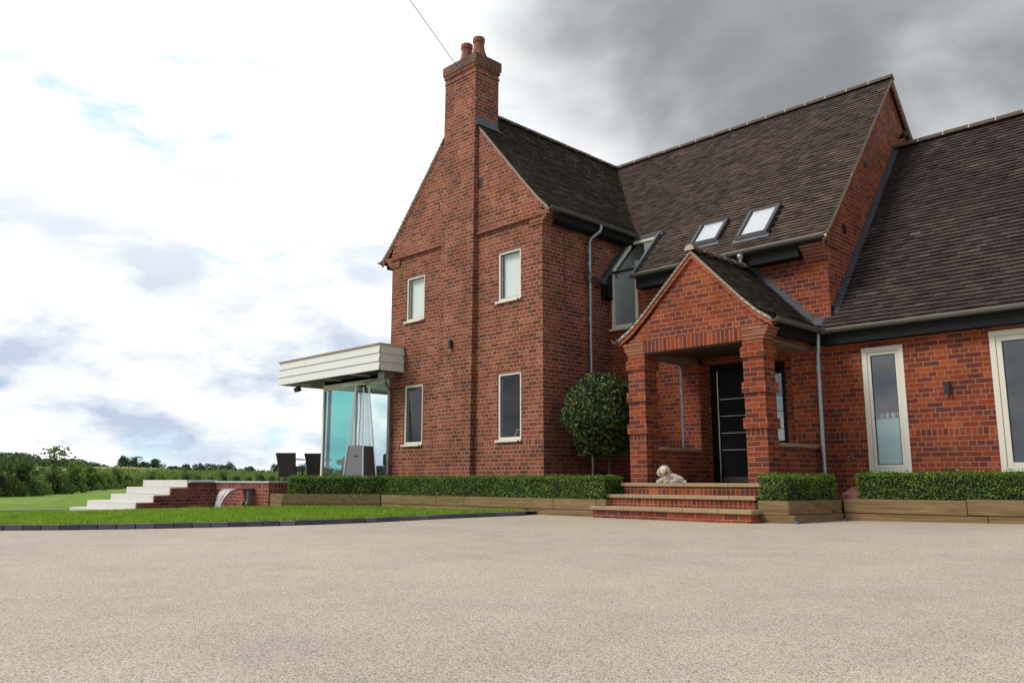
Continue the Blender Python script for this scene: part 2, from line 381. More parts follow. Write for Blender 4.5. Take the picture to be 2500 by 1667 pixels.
def glass_mat(name, tint, refl=1.0, base=0.08):
    a = NT(name); t = a.n('ShaderNodeBsdfTransparent'); t.inputs[0].default_value = (*tint, 1)
    gl = a.n('ShaderNodeBsdfGlossy'); gl.inputs['Roughness'].default_value = 0.01; gl.inputs[0].default_value = (refl, refl, refl, 1)
    fr = a.n('ShaderNodeFresnel'); fr.inputs[0].default_value = 1.55
    f = a.math('ADD', a.math('MULTIPLY', fr.outputs[0], 1.3), base)
    f = a.math('MULTIPLY', f, a.math('SUBTRACT', 1.0, a.n('ShaderNodeNewGeometry').outputs['Backfacing']))
    n = a.noise(a.pos(), 1.6, 2); a.set(gl.inputs['Normal'], a.bump(n, 0.04, 0.02))
    mx = a.n('ShaderNodeMixShader'); a.set(mx.inputs[0], f); a.t.links.new(t.outputs[0], mx.inputs[1]); a.t.links.new(gl.outputs[0], mx.inputs[2])
    a.t.links.new(mx.outputs[0], a.out.inputs[0]); return a.m
M['glass'] = glass_mat('window glass', (0.80, 0.88, 0.88))
M['glass_low'] = glass_mat('low reflection window glass', (0.95, 0.97, 0.97), base=-0.02)
M['glass_teal'] = glass_mat('teal tinted glass', (0.30, 0.72, 0.70), base=0.03)
M['glass_clear'] = glass_mat('clear glass', (0.86, 0.95, 0.94), base=0.02)
M['glass_sky'] = glass_mat('roof window glass', (0.75, 0.82, 0.85), base=0.45)

def tile_mat(name, stops, moss=0.3):
    a = NT(name); p = a.pos(); r = rnd_island(a)
    c = a.ramp(r, stops)
    g = a.noise(p, 45, 4, 0.7); c = a.mix(0.5, c, a.mix(g, (0.5, 0.5, 0.5), (1.5, 1.5, 1.5)), 'MULTIPLY')
    patch = a.maprange(a.noise(p, 1.1, 5, 0.6), 0.38, 0.66, 0.86, 1.1)
    cc = a.n('ShaderNodeCombineColor'); [a.set(cc.inputs[i], patch) for i in range(3)]
    c = a.mix(1.0, c, cc.outputs[0], 'MULTIPLY')
    ms = a.maprange(a.noise(p, 6.5, 6, 0.75), 0.60 - moss * 0.1, 0.72, 0.0, 0.55 * (0.4 + moss))
    c = a.mix(ms, c, (0.075, 0.078, 0.03))
    li = a.maprange(a.noise(p, 11, 3, 0.5), 0.755, 0.80, 0.0, 0.8)
    c = a.mix(li, c, (0.42, 0.40, 0.32))
    a.principled(c, 0.85, normal=a.bump(g, 0.5, 0.005), spec=0.12); return a.m
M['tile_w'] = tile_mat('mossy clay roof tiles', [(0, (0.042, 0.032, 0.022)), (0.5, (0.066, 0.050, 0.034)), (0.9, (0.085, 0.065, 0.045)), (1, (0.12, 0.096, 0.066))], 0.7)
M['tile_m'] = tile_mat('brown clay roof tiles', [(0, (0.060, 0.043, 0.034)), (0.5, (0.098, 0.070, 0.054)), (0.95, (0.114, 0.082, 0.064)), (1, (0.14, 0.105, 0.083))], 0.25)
M['tile_r'] = tile_mat('dark brindle roof tiles', [(0, (0.038, 0.028, 0.026)), (0.45, (0.056, 0.040, 0.036)), (0.9, (0.072, 0.052, 0.044)), (0.98, (0.085, 0.063, 0.054)), (1, (0.11, 0.085, 0.075))], 0.0)
M['under'] = simple('roof underlay', (0.02, 0.018, 0.016), 0.95)
M['ridge'] = simple('ridge tile', (0.085, 0.062, 0.045), 0.85, var=0.4, scale=9, bump=0.4)

def wood_mat(name, c0, c1, axis=0):
    a = NT(name); p = a.pos(); r = rnd_island(a)
    nx = a.n('ShaderNodeSeparateXYZ'); a.set(nx.inputs[0], a.n('ShaderNodeNewGeometry').outputs['True Normal'])
    sx = a.math('GREATER_THAN', a.math('ABSOLUTE', nx.outputs[0]), 0.55)
    g = a.fmix(sx, a.noise(a.mapping(p, (0.35, 7, 7)), 4.5, 6, 0.65, 0.6), a.noise(a.mapping(p, (7, 0.35, 7)), 4.5, 6, 0.65, 0.6))
    kn = a.voro(a.mapping(p, (1.1, 1.1, 3.5)), 1.4, 'Distance'); kn = a.maprange(kn, 0.03, 0.16, 0.0, 1.0)
    c = a.mix(a.maprange(g, 0.3, 0.7), c0, c1)
    c = a.mix(1.0, c, a.ramp(r, [(0, (0.78, 0.78, 0.76)), (1, (1.2, 1.15, 1.1))]), 'MULTIPLY')
    c = a.mix(kn, (0.07, 0.045, 0.025), c)
    green = a.maprange(a.noise(p, 3.0, 4), 0.5, 0.72, 0.0, 0.45); c = a.mix(green, c, (0.13, 0.12, 0.05))
    a.principled(c, 0.8, normal=a.bump(g, 0.5, 0.004), spec=0.2); return a.m
M['sleeper'] = wood_mat('oak sleeper', (0.13, 0.082, 0.036), (0.33, 0.23, 0.115))
M['board'] = simple('painted weathered board', (0.70, 0.69, 0.66), 0.6, var=0.1, scale=3, bump=0.15)

def leaf_mat(name, stops, trans=0.25, rough=0.5, spec=0.4):
    a = NT(name); r = rnd_island(a); c = a.ramp(r, stops)
    patch = a.maprange(a.noise(a.pos(), 3.0, 3), 0.35, 0.65, 0.8, 1.2)
    cc = a.n('ShaderNodeCombineColor'); [a.set(cc.inputs[i], patch) for i in range(3)]
    c = a.mix(1.0, c, cc.outputs[0], 'MULTIPLY')
    b = a.principled(c, rough, spec=spec)
    tr = a.n('ShaderNodeBsdfTranslucent'); a.set(tr.inputs[0], a.mix(1.0, c, (1.3, 1.5, 0.6), 'MULTIPLY'))
    mx = a.n('ShaderNodeMixShader'); mx.inputs[0].default_value = trans
    a.t.links.new(b.outputs[0], mx.inputs[1]); a.t.links.new(tr.outputs[0], mx.inputs[2]); a.t.links.new(mx.outputs[0], a.out.inputs[0])
    return a.m
M['box'] = leaf_mat('box hedge leaf', [(0, (0.032, 0.070, 0.009)), (0.5, (0.09, 0.168, 0.016)), (0.82, (0.165, 0.27, 0.025)), (1, (0.29, 0.39, 0.05))])
M['bay'] = leaf_mat('glossy dark leaf', [(0, (0.020, 0.038, 0.011)), (0.5, (0.045, 0.080, 0.020)), (0.8, (0.09, 0.135, 0.035)), (0.92, (0.17, 0.19, 0.05)), (1, (0.24, 0.12, 0.05))], 0.15, 0.45, 0.3)
M['grass'] = leaf_mat('lawn grass', [(0, (0.12, 0.19, 0.014)), (0.5, (0.20, 0.31, 0.022)), (1, (0.31, 0.40, 0.05))], 0.35)
M['fern'] = leaf_mat('bright pond plant', [(0, (0.07, 0.15, 0.015)), (1, (0.22, 0.36, 0.05))], 0.3)
M['shrub_d'] = leaf_mat('dark hedgerow leaf', [(0, (0.038, 0.062, 0.018)), (0.6, (0.072, 0.112, 0.028)), (1, (0.13, 0.18, 0.045))], 0.4)
M['shrub_l'] = leaf_mat('light hedgerow leaf', [(0, (0.08, 0.125, 0.035)), (0.6, (0.145, 0.215, 0.055)), (1, (0.22, 0.28, 0.08))], 0.4)
M['oak'] = leaf_mat('distant oak leaf', [(0, (0.035, 0.062, 0.038)), (0.6, (0.062, 0.098, 0.055)), (1, (0.10, 0.145, 0.075))], 0.35)
M['bark'] = simple('bark', (0.07, 0.05, 0.035), 0.9, var=0.4, scale=20, bump=0.6)
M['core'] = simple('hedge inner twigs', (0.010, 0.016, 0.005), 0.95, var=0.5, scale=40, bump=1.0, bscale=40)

def ground_mat():
    a = NT('resin bound gravel'); p = a.pos()
    wv = a.noise(p, 2.2, 4, 0.6)
    v1 = a.voro(p, 165, 'Color'); sp = a.n('ShaderNodeSeparateColor'); a.set(sp.inputs[0], v1)
    d1 = a.voro(p, 165, 'Distance')
    c = a.ramp(sp.outputs[0], [(0.0, (0.20, 0.205, 0.22)), (0.14, (0.30, 0.30, 0.30)), (0.22, (0.475, 0.40, 0.305)), (0.5, (0.585, 0.50, 0.39)), (0.75, (0.645, 0.565, 0.45)), (0.93, (0.615, 0.475, 0.345)), (1.0, (0.765, 0.695, 0.60))])
    edge = a.maprange(d1, 0.35, 0.75, 0.0, 0.55); c = a.mix(edge, c, (0.17, 0.15, 0.125))
    c = a.mix(1.0, c, a.ramp(wv, [(0.3, (0.90, 0.90, 0.92)), (0.7, (1.06, 1.05, 1.02))]), 'MULTIPLY')
    big = a.noise(p, 0.35, 3); c = a.mix(1.0, c, a.ramp(big, [(0.35, (0.91, 0.91, 0.93)), (0.65, (1.05, 1.04, 1.0))]), 'MULTIPLY')
    h = a.math('MULTIPLY', a.math('SUBTRACT', 1.0, d1), 1.0)
    a.principled(c, 0.72, normal=a.bump(h, 0.55, 0.006), spec=0.3); return a.m
M['gravel'] = ground_mat()
def sett_mat():
    a = NT('dark granite kerb setts'); p = a.pos(); r = rnd_island(a)
    c = a.ramp(r, [(0, (0.05, 0.052, 0.058)), (0.6, (0.085, 0.088, 0.095)), (1, (0.15, 0.15, 0.155))])
    g = a.noise(p, 60, 4, 0.7); c = a.mix(0.5, c, a.mix(g, (0.5, 0.5, 0.5), (1.5, 1.5, 1.5)), 'MULTIPLY')
    a.principled(c, 0.75, normal=a.bump(g, 0.4, 0.004)); return a.m
M['sett'] = sett_mat()
def lawn_mat(name, c0, c1, c2):
    a = NT(name); p = a.pos(); n1 = a.noise(p, 1.2, 6, 0.65); n2 = a.noise(p, 60, 3, 0.7)
    c = a.ramp(n1, [(0.3, c0), (0.55, c1), (0.75, c2)]); c = a.mix(0.6, c, a.mix(n2, (0.4, 0.4, 0.4), (1.6, 1.6, 1.5)), 'MULTIPLY')
    a.principled(c, 0.9, normal=a.bump(n2, 0.8, 0.02), spec=0.2); return a.m
M['lawn'] = lawn_mat('mown lawn', (0.10, 0.18, 0.018), (0.14, 0.235, 0.022), (0.18, 0.275, 0.035))
def field_mat():
    a = NT('fields'); p = a.pos(); n1 = a.noise(p, 0.012, 3, 0.5); n2 = a.noise(p, 0.8, 6, 0.6)
    c = a.ramp(n1, [(0.4, (0.08, 0.15, 0.03)), (0.52, (0.09, 0.15, 0.035)), (0.57, (0.34, 0.25, 0.12)), (0.7, (0.36, 0.27, 0.13))])
    sp = a.n('ShaderNodeSeparateXYZ'); a.set(sp.inputs[0], p)
    near = a.maprange(a.math('ADD', a.math('MULTIPLY', sp.outputs[0], sp.outputs[0]), a.math('MULTIPLY', sp.outputs[1], sp.outputs[1])), 150.0 ** 2, 200.0 ** 2)
    c = a.mix(near, a.ramp(n2, [(0.3, (0.12, 0.20, 0.02)), (0.7, (0.17, 0.26, 0.035))]), c)
    a.principled(c, 0.9, spec=0.2); return a.m
M['field'] = field_mat()

# ------------------------------------------------------------------ setting: ground, driveway, lawn
def gz(x, y):
    """driveway height: gently rising to the right along the house"""
    k = min(1, max(0, (y + 4) / 4.0)); return min(max(0.0, (x - 4.2) * 0.014), 0.05) * k
KERB = [(0.47, -0.99), (0.40, -1.8), (0.42, -2.75), (0.55, -4.2), (0.44, -5.3), (0.12, -6.23), (-0.22, -7.05), (-0.60, -7.7), (-1.05, -8.25), (-1.9, -9.0), (-3.2, -9.8), (-5.5, -10.7), (-9, -11.6), (-16, -13.0), (-30, -15.0), (-60, -18)]
def kerb_x(y):
    for (xa, ya), (xb, yb) in zip(KERB, KERB[1:]):
        if yb <= y <= ya: return xa + (xb - xa) * (y - ya) / (yb - ya)
    return KERB[0][0] if y > KERB[0][1] else -60
def smooth(t): t = min(1, max(0, t)); return t * t * (3 - 2 * t)
def lz(x, y):
    """lawn height: falls away from the kerb to the lower garden"""
    d = kerb_x(y) - x
    z = 0.058 - 0.03 * smooth(d / 1.5)
    z -= 0.27 * smooth((-x - 5.2) / 4.0) * smooth((-y - 1.0) / 1.0) if y < -1 else 0
    return z
g = MB(); X = [ -60, -30, -16, -9, -5, -3, -1, 0, 1, 2, 3, 4, 5, 6, 7, 7.5, 8.5, 10, 14, 20, 40]; Y = [-60, -30, -20, -16, -14, -12, -10, -8, -6, -4, -3, -2, -1, 0, 1, 2, 9]
vv = [(x, y, gz(x, y)) for y in Y for x in X]
g.add(vv, [(j * len(X) + i, j * len(X) + i + 1, (j + 1) * len(X) + i + 1, (j + 1) * len(X) + i) for j in range(len(Y) - 1) for i in range(len(X) - 1) if not (X[i + 1] <= -1 and Y[j] >= -8)])
tag(g.build('driveway', M['gravel']), kind='structure')
# lawn strip inside the kerb
LY = [-0.2 - 0.25 * k for k in range(120)]
lv = []; LU = 26
for y in LY:
    kx = kerb_x(y) - 0.06
    for i in range(LU):
        t = (i / (LU - 1)) ** 1.6; x = kx - t * (kx + 22 if kx > -12 else 12)
        lv.append((x, y, lz(x, y)))
lm = MB(); lm.add(lv, [(j * LU + i, j * LU + i + 1, (j + 1) * LU + i + 1, (j + 1) * LU + i) for j in range(len(LY) - 1) for i in range(LU - 1)], True)
tag(lm.build('lawn', M['lawn']), kind='structure')
# wide fields to the horizon
def fz(x, y):
    r = math.hypot(x - CAM[0], y - CAM[1]); a = math.degrees(math.atan2(-(x - CAM[0]), y - CAM[1]))
    lft = smooth((a - 52) / 20) if a > 0 else 0
    return -0.27 - 0.02 + smooth((r - 170) / 420) * (3.2 + 5.2 * lft) + 0.5 * math.sin(x * .011) * smooth((r - 200) / 300)
rr = [6, 14, 30, 45, 60, 80, 110, 140, 170, 200, 240, 300, 360, 430, 500, 600, 720, 900, 1300]; na = 96
fv = [(CAM[0] + r_ * math.cos(2 * math.pi * k / na), CAM[1] + r_ * math.sin(2 * math.pi * k / na), fz(CAM[0] + r_ * math.cos(2 * math.pi * k / na), CAM[1] + r_ * math.sin(2 * math.pi * k / na))) for r_ in rr for k in range(na)]
fv = [(x, y, z if i >= na * 2 else -0.6) for i, (x, y, z) in enumerate(fv)]
fm = MB(); fm.add(fv, [(i * na + k, i * na + (k + 1) % na, (i + 1) * na + (k + 1) % na, (i + 1) * na + k) for i in range(len(rr) - 1) for k in range(na)], True)
tag(fm.build('field', M['field']), kind='structure')
# kerb of dark setts
kb = MB(); pts = []
for (xa, ya), (xb, yb) in zip(KERB[:13], KERB[1:14]):
    L = math.hypot(xb - xa, yb - ya); n = max(1, int(L / 0.05)); pts += [(xa + (xb - xa) * i / n, ya + (yb - ya) * i / n) for i in range(n)]
acc = 0; i = 0
while i < len(pts) - 5:
    j = min(len(pts) - 1, i + 4)
    a_, b_ = Vector((*pts[i], 0)), Vector((*pts[j], 0)); dd = (b_ - a_).normalized() * 0.004
    h_ = 0.064 + random.uniform(-.003, .003)
    kb.beam(a_ + dd + Vector((0, 0, h_ / 2 - 0.02)), b_ - dd + Vector((0, 0, h_ / 2 - 0.02)), 0.105, h_ + 0.04)
    i = j
tag(kb.build('kerb', M['sett'], bevel=0.006), kind='structure')
# thin stone edging across the lower lawn
eg = MB(); eg.beam((-13.9, -7.6, -0.20), (-12.02, -4.2, -0.165), 0.12, 0.07); eg.beam((-22, -21, -0.22), (-13.9, -7.6, -0.20), 0.12, 0.07)
tag(eg.build('path', simple('grey edging stone', (0.30, 0.30, 0.29), 0.9)), kind='structure')
# grass blades on the visible strip of lawn
def blades(n, xr, yr, h0, h1):
    P = np.column_stack([RNG.uniform(*xr, n), RNG.uniform(*yr, n)])
    kx = np.array([kerb_x(y) for y in P[:, 1]]); P = P[P[:, 0] < kx - 0.06]
    Z = np.array([lz(x, y) for x, y in P]); P = np.column_stack([P, Z]); m = len(P)
    hh = RNG.uniform(h0, h1, m); a_ = RNG.uniform(0, 2 * np.pi, m); wd = 0.006 + P[:, 0] * 0
    side = np.column_stack([np.cos(a_), np.sin(a_), a_ * 0]) * wd[:, None]; lean = RNG.normal(0, 0.35, (m, 2)) * hh[:, None]
    top = P + np.column_stack([lean, hh]); V = np.stack([P - side, P + side, top], 1).reshape(-1, 3)
    return V
V = np.concatenate([blades(52000, (-6.4, 0.5), (-8.2, -0.9), 0.02, 0.055), blades(20000, (-13, -6), (-9.5, -3.0), 0.02, 0.06), blades(5000, (-0.6, 0.5), (-7.5, -0.9), 0.03, 0.07)])
tag(npmesh('lawn_grass', V, np.arange(len(V)).reshape(-1, 3), M['grass']), 'short green lawn grass growing up to the dark kerb', 'grass', kind='stuff')

# ------------------------------------------------------------------ the house
H = thing('brick_house', 'large red brick house with steep tiled roofs, tall chimney and gabled porch', 'house', (0, 0, 0))
def P_(name, mb, mat, parent=H, **k): return mb.build(name, mat, parent, **k)
def wall_y(mb, y0, y1, x0, x1, z0, z1, holes):
    xs = sorted({x0, x1, *[h[0] for h in holes], *[h[1] for h in holes]}); zs = sorted({z0, z1, *[h[2] for h in holes], *[h[3] for h in holes]})
    for xa, xb in zip(xs, xs[1:]):
        for za, zb in zip(zs, zs[1:]):
            cx, cz = (xa + xb) / 2, (za + zb) / 2
            if any(h[0] < cx < h[1] and h[2] < cz < h[3] for h in holes): continue
            mb.box(xa, y0, za, xb, y1, zb)
def prof(h, H_, ze, zr, kick=0.35, kz=0.30):
    """roof surface height at horizontal distance h in from the eave"""
    if h < kick: return ze + kz * h / kick
    return ze + kz + (zr - ze - kz) * (h - kick) / (H_ - kick)
def prof_pts(H_, ze, zr, kick=0.35, kz=0.30, n=5):
    # softened sprocket
    pts = []
    for k in range(n + 1):
        t = k / n; h = 2 * kick * t
        a_ = ze + kz * h / kick; b_ = prof(h, H_, ze, zr, kick, kz); pts.append((h, b_ + 0.018 * math.sin(math.pi * t)))
    pts.append((H_, zr)); return pts
def interp(pts, h):
    for (a_, za), (b_, zb) in zip(pts, pts[1:]):
        if a_ <= h <= b_: return za + (zb - za) * (h - a_) / (b_ - a_)
    return pts[-1][1] if h > pts[-1][0] else pts[0][1]
def inv(pts, z):
    for (a_, za), (b_, zb) in zip(pts, pts[1:]):
        if za <= z <= zb: return a_ + (b_ - a_) * (z - za) / (zb - za)
    return pts[-1][0] if z > pts[-1][1] else pts[0][0]
def tiles(name, pts, place, urange, mat, parent, gauge=0.098, width=0.165, skip=None, thick=0.016):
    """rows of plain tiles: place(u, h, z) -> world point; urange(h, z) -> (u0, u1)"""
    # resample profile by arc length
    seg = [(math.hypot(b_[0] - a_[0], b_[1] - a_[1]), a_, b_) for a_, b_ in zip(pts, pts[1:])]; L = sum(s[0] for s in seg)
    def at(d):
        for l, a_, b_ in seg:
            if d <= l or (l, a_, b_) == seg[-1]:
                t = d / l; dh, dz = (b_[0] - a_[0]) / l, (b_[1] - a_[1]) / l
                return a_[0] + (b_[0] - a_[0]) * t, a_[1] + (b_[1] - a_[1]) * t, -dz, dh
            d -= l
    V = []; F = []; n = int(L / gauge); rng = random.Random(len(name) * 7 + int(L * 10))
    for r_ in range(n + 1):
        d0 = r_ * gauge - 0.02; d1 = min(d0 + gauge * 1.02, L)
        if d1 <= d0: break
        h0, z0, nh, nz = at(max(0, d0)); h1, z1, _, _ = at(d1)
        if d0 < 0: h0 -= 0.0145; z0 -= 0.012
        hm, zm = (h0 + h1) / 2, (z0 + z1) / 2
        u0, u1 = urange(hm, zm)
        if u1 <= u0: continue
        u = u0 - (width / 2 if r_ % 2 else 0) - rng.uniform(0, .01)
        while u < u1 - 0.01:
            a_, b_ = max(u, u0), min(u + width, u1); u += width
            if b_ - a_ < 0.012: continue
            if skip and skip((a_ + b_) / 2, hm, zm): continue
            t0 = thick + 0.006 + rng.uniform(-.004, .006); t1 = 0.004; e = 0.0016; sk = rng.uniform(-.0025, .0025); dr = rng.uniform(-.004, .004)
            def q(uu, h, z, t): return place(uu, h + nh * t, z + nz * t)
            hh0, zz0 = h0 - nz * dr * 0, z0
            p0, p1 = q(a_ + e, h0, z0, t0 + sk), q(b_ - e, h0, z0, t0 - sk)
            p2, p3 = q(b_ - e, h1, z1, t1), q(a_ + e, h1, z1, t1)
            us = gauge * 0.22; p4, p5 = q(a_ + e, h0 + nz * us, z0 - nh * us, t0 + sk - 0.018), q(b_ - e, h0 + nz * us, z0 - nh * us, t0 - sk - 0.018)
            i = len(V); V += [p0, p1, p2, p3, p4, p5]; F += [(i, i + 1, i + 2, i + 3), (i + 4, i + 5, i + 1, i)]
            if r_ and rng.random() < 0.0: pass
    return npmesh(name, np.array(V, float), np.array(F), mat, parent)
def slab_under(mb, pts, place, u0f, u1f, t=-0.012):
    for (ha, za), (hb, zb) in zip(pts, pts[1:]):
        a0, a1 = u0f(ha, za), u1f(ha, za); b0, b1 = u0f(hb, zb), u1f(hb, zb)
        if a1 <= a0 and b1 <= b0: continue
        top = [place(a0, ha, za + t), place(a1, ha, za + t), place(b1, hb, zb + t), place(b0, hb, zb + t)]
        mb.add(top + [(x, y, z - 0.05) for x, y, z in top], [(0, 1, 2, 3), (7, 6, 5, 4), (0, 4, 5, 1), (1, 5, 6, 2), (2, 6, 7, 3), (3, 7, 4, 0)])
def ridge(name, a, b, mat, parent, r=0.10, seg=0.45):
    a, b = Vector(a), Vector(b); d = (b - a); L = d.length; d.normalize(); side = d.cross(Vector((0, 0, 1))).normalized(); up = side.cross(d)
    if up.z < 0: up = -up
    mb = MB(); jb = MB(); n = int(L / seg) + 1; m = 8
    def ring(c, rr): return [c + side * math.cos(math.pi * k / m) * rr + up * (math.sin(math.pi * k / m) * rr - 0.035) for k in range(m + 1)]
    for i in range(n):
        s0 = i * seg; s1 = min(L, s0 + seg - 0.012)
        if s1 <= s0: break
        off = random.uniform(-.004, .004)
        va, vb = ring(a + d * s0 + up * off, r), ring(a + d * s1 + up * off, r)
        mb.add(va + vb, [(k, k + 1, m + 2 + k, m + 1 + k) for k in range(m)] + [tuple(range(m + 1)), tuple(range(m + 1, 2 * m + 2))], False)
        va, vb = ring(a + d * (s1 - 0.004), r * 1.02), ring(a + d * (s1 + 0.016), r * 1.02)
        jb.add(va + vb, [(k, k + 1, m + 2 + k, m + 1 + k) for k in range(m)] + [tuple(range(m + 1)), tuple(range(m + 1, 2 * m + 2))], False)
    k = len(mb.f); mb.add(jb.v, jb.f); o = mb.build(name, mat, parent); o.data.materials.append(M['verge'])
    for f_ in o.data.polygons[k:]: f_.material_index = 1
    return o

ZR = 8.475
# ---- profiles
PW = prof_pts(2.51, 5.586, ZR, 0.28, 0.25); PWL = prof_pts(2.72, 5.52, ZR, 0.28, 0.23)
PM = prof_pts(3.62, 4.44, ZR, 0.32, 0.30); PR = prof_pts(3.73, 2.907, 7.045, 0.25, 0.24)
PP = prof_pts(1.38, 2.907, 4.17, 0.24, 0.13)
EWR, EWL, XRW = 0.21, -5.02, -2.30           # wing eaves and ridge X
EM, YRM = 1.68, 5.30                          # main front eave and ridge Y
ER, YRR = 1.71, 5.44                          # right wing front eave, ridge
XPR = 3.162                                   # porch ridge X

# ---- walls of the front gabled wing
WIN = [(-4.116, -3.476, 3.99, 4.977), (-1.195, -0.561, 3.99, 4.977), (-4.116, -3.476, 1.315, 2.584), (-1.195, -0.561, 1.315, 2.584)]
mb = MB(); wall_y(mb, 0.0, 0.25, -4.65, 0.0, -0.3, 5.54, WIN); P_('front_wall', mb, M['brick'])
mb = MB(); mb.box(-0.25, 0.25, 0, 0, 1.95, 5.5); mb.box(-0.25, 1.95, 4.5, 0, 2.9, 5.5); P_('side_wall', mb, M['brick'])
mb = MB(); mb.box(-4.65, 0.25, -0.3, -4.40, 8.65, 4.5); P_('side_wall', mb, M['brick'])
gp = [(-4.67, -0.022, 5.54), (0.02, -0.022, 5.54)]
inset = 0.10
gp += [(EWR - h, -0.022, z - inset) for h, z in PW if EWR - h < 0.015] + [(EWL + h, -0.022, z - inset) for h, z in PWL[::-1][1:] if EWL + h > -4.665]
mb = MB(); mb.prism(gp, (0, 0.26, 0)); P_('gable_wall', mb, M['brick'])
# projecting string course with dog-tooth headers
mb = MB(); rs = random.Random(3)
for xa, xb in ((-4.67, -2.80), (-1.80, 0.02)):
    mb = MB(); mb.box(xa, -0.035, 5.49, xb, 0.0, 5.538); P_('string_course', mb, M['brick'])
mb = MB()
for xa, xb in ((-4.66, -2.81), (-1.80, 0.0)):
    x = xa
    while x < xb - 0.05:
        mb.box(x, -0.03, 5.54, x + 0.10, -0.0215, 5.552); x += 0.225
    mb.box(xa, -0.06, 5.46, xb, 0.0, 5.489); P_('drip_course', mb, M['brick']); mb = MB()
# corbels at the eaves
def corbel(xa, ya, sx, sy, z0, n=5, stepx=0.045, stepy=0.0, name='corbel', wx=0.30, wy=0.25, mat=None):
    mb = MB()
    for k in range(n):
        ex = stepx * (k + 1); ey = stepy * (k + 1); z = z0 + k * 0.05
        x0, x1 = (xa - (wx if sx > 0 else -wx), xa + sx * ex); y0, y1 = (ya + sy * -ey if sy else ya, ya + wy)
        mb.box(x0, y0 - (0.012 * (k % 2)), z, x1, y1, z + 0.044)
        mb.box(x0, y0 + 0.004, z + 0.044, x1 - sx * 0.006, y1, z + 0.05)
    return P_(name, mb, mat or M['corbel'])
corbel(0.0, -0.03, 1, 0, 5.32); corbel(-4.65, -0.03, -1, 0, 5.30)
# chimney
ch = MB()
def chx(z): t = z / 9.2; return -2.885 + 0.15 * t, -1.86 + 0.10 * t
for za, zb, yb in ((-0.3, 5.6, 0.0), (5.6, 9.13, 0.55)):
    a0, b0 = chx(za); a1, b1 = chx(zb)
    ch.add([(a0, -.11, za), (b0, -.11, za), (b0, yb, za), (a0, yb, za), (a1, -.11, zb), (b1, -.11, zb), (b1, yb, zb), (a1, yb, zb)], [(3, 2, 1, 0), (4, 5, 6, 7), (0, 1, 5, 4), (1, 2, 6, 5), (2, 3, 7, 6), (3, 0, 4, 7)])
CH = P_('chimney', ch, M['brick'])
def ring_course(x0, y0, x1, y1, z0, z1, e): return MB().box(x0 - e, y0 - e, z0, x1 + e, y1 + e, z1)
ring_course(-2.735, -0.11, -1.76, 0.55, 9.0, 9.06, 0.014).build('oversail_course', M['brick'], CH)
ring_course(-2.735, -0.11, -1.76, 0.55, 9.13, 9.205, 0.025).build('oversail_course', M['brick'], CH)
ring_course(-2.735, -0.11, -1.76, 0.55, 9.205, 9.41, 0.045).build('chimney_cap', M['cap'], CH)
fl = MB(); a0 = (-2.735 - .035, -1.76 + .035, -.11 - .035, .55 + .035); a1 = (-2.62, -1.88, 0.03, 0.42)
fl.add([(a0[0], a0[2], 9.412), (a0[1], a0[2], 9.412), (a0[1], a0[3], 9.412), (a0[0], a0[3], 9.412), (a1[0], a1[2], 9.53), (a1[1], a1[2], 9.53), (a1[1], a1[3], 9.53), (a1[0], a1[3], 9.53)],
       [(3, 2, 1, 0), (4, 5, 6, 7), (0, 1, 5, 4), (1, 2, 6, 5), (2, 3, 7, 6), (3, 0, 4, 7)])
fl.build('mortar_flaunching', M['flaunch'], CH)
for px in (-2.07, -2.46):
    MB().lathe((px, 0.25, 9.48), [(0.21, 0), (0.18, 0.08), (0.14, 0.20), (0.118, 0.33), (0.116, 0.40), (0.134, 0.42), (0.134, 0.505), (0.125, 0.52), (0.10, 0.52), (0.10, 0.3)], 10, False).build('chimney_pot', M['terracotta'], CH)
lf = MB(); lf.beam((-1.768, -0.10, 7.93), (-1.768, 0.57, 7.93), 0.012, 0.17); lf.beam((-1.74, -0.12, 7.845), (-1.74, 0.63, 7.845), 0.13, 0.012, (0.75, 0, 1))
lf.beam((-1.78, 0.557, 7.93), (-2.28, 0.557, 8.50), 0.012, 0.14, (0, 0, 1)); lf.build('lead_flashing', M['lead'], CH)
# vent bricks
mb = MB().box(-1.76, -0.026, 6.46, -1.62, -0.0225, 6.66); P_('air_brick', mb, M['blackmetal'])
mb = MB().box(-3.02, -0.026, 6.27, -2.985, -0.0225, 6.46); P_('air_brick', mb, M['blackmetal'])

# ---- roofs: wing
def pw(u, h, z): return (EWR - h, u, z)
def pwl(u, h, z): return (EWL + h, u, z)
def yend(z): return EM + inv(PM, z) if z > 4.44 else EM
TW = tiles('wing_roof_slope', PW, pw, lambda h, z: (-0.05, yend(z) + 0.02), M['tile_w'], H, skip=lambda u, h, z: u < 0.57 and -2.75 < EWR - h < -1.78)
tiles('wing_roof_slope', PWL, pwl, lambda h, z: (-0.05, yend(z) + 0.02), M['tile_w'], H, skip=lambda u, h, z: u < 0.57 and -2.75 < EWL + h < -1.78)
ub = MB(); slab_under(ub, PW, pw, lambda h, z: 0.0, lambda h, z: yend(z) + 0.3); slab_under(ub, PWL, pwl, lambda h, z: 0.0, lambda h, z: yend(z) + 0.3); P_('roof_deck', ub, M['under'])
ridge('ridge_tiles', (XRW, 0.57, ZR + 0.02), (XRW, YRM - 0.05, ZR + 0.02), M['ridge'], H)
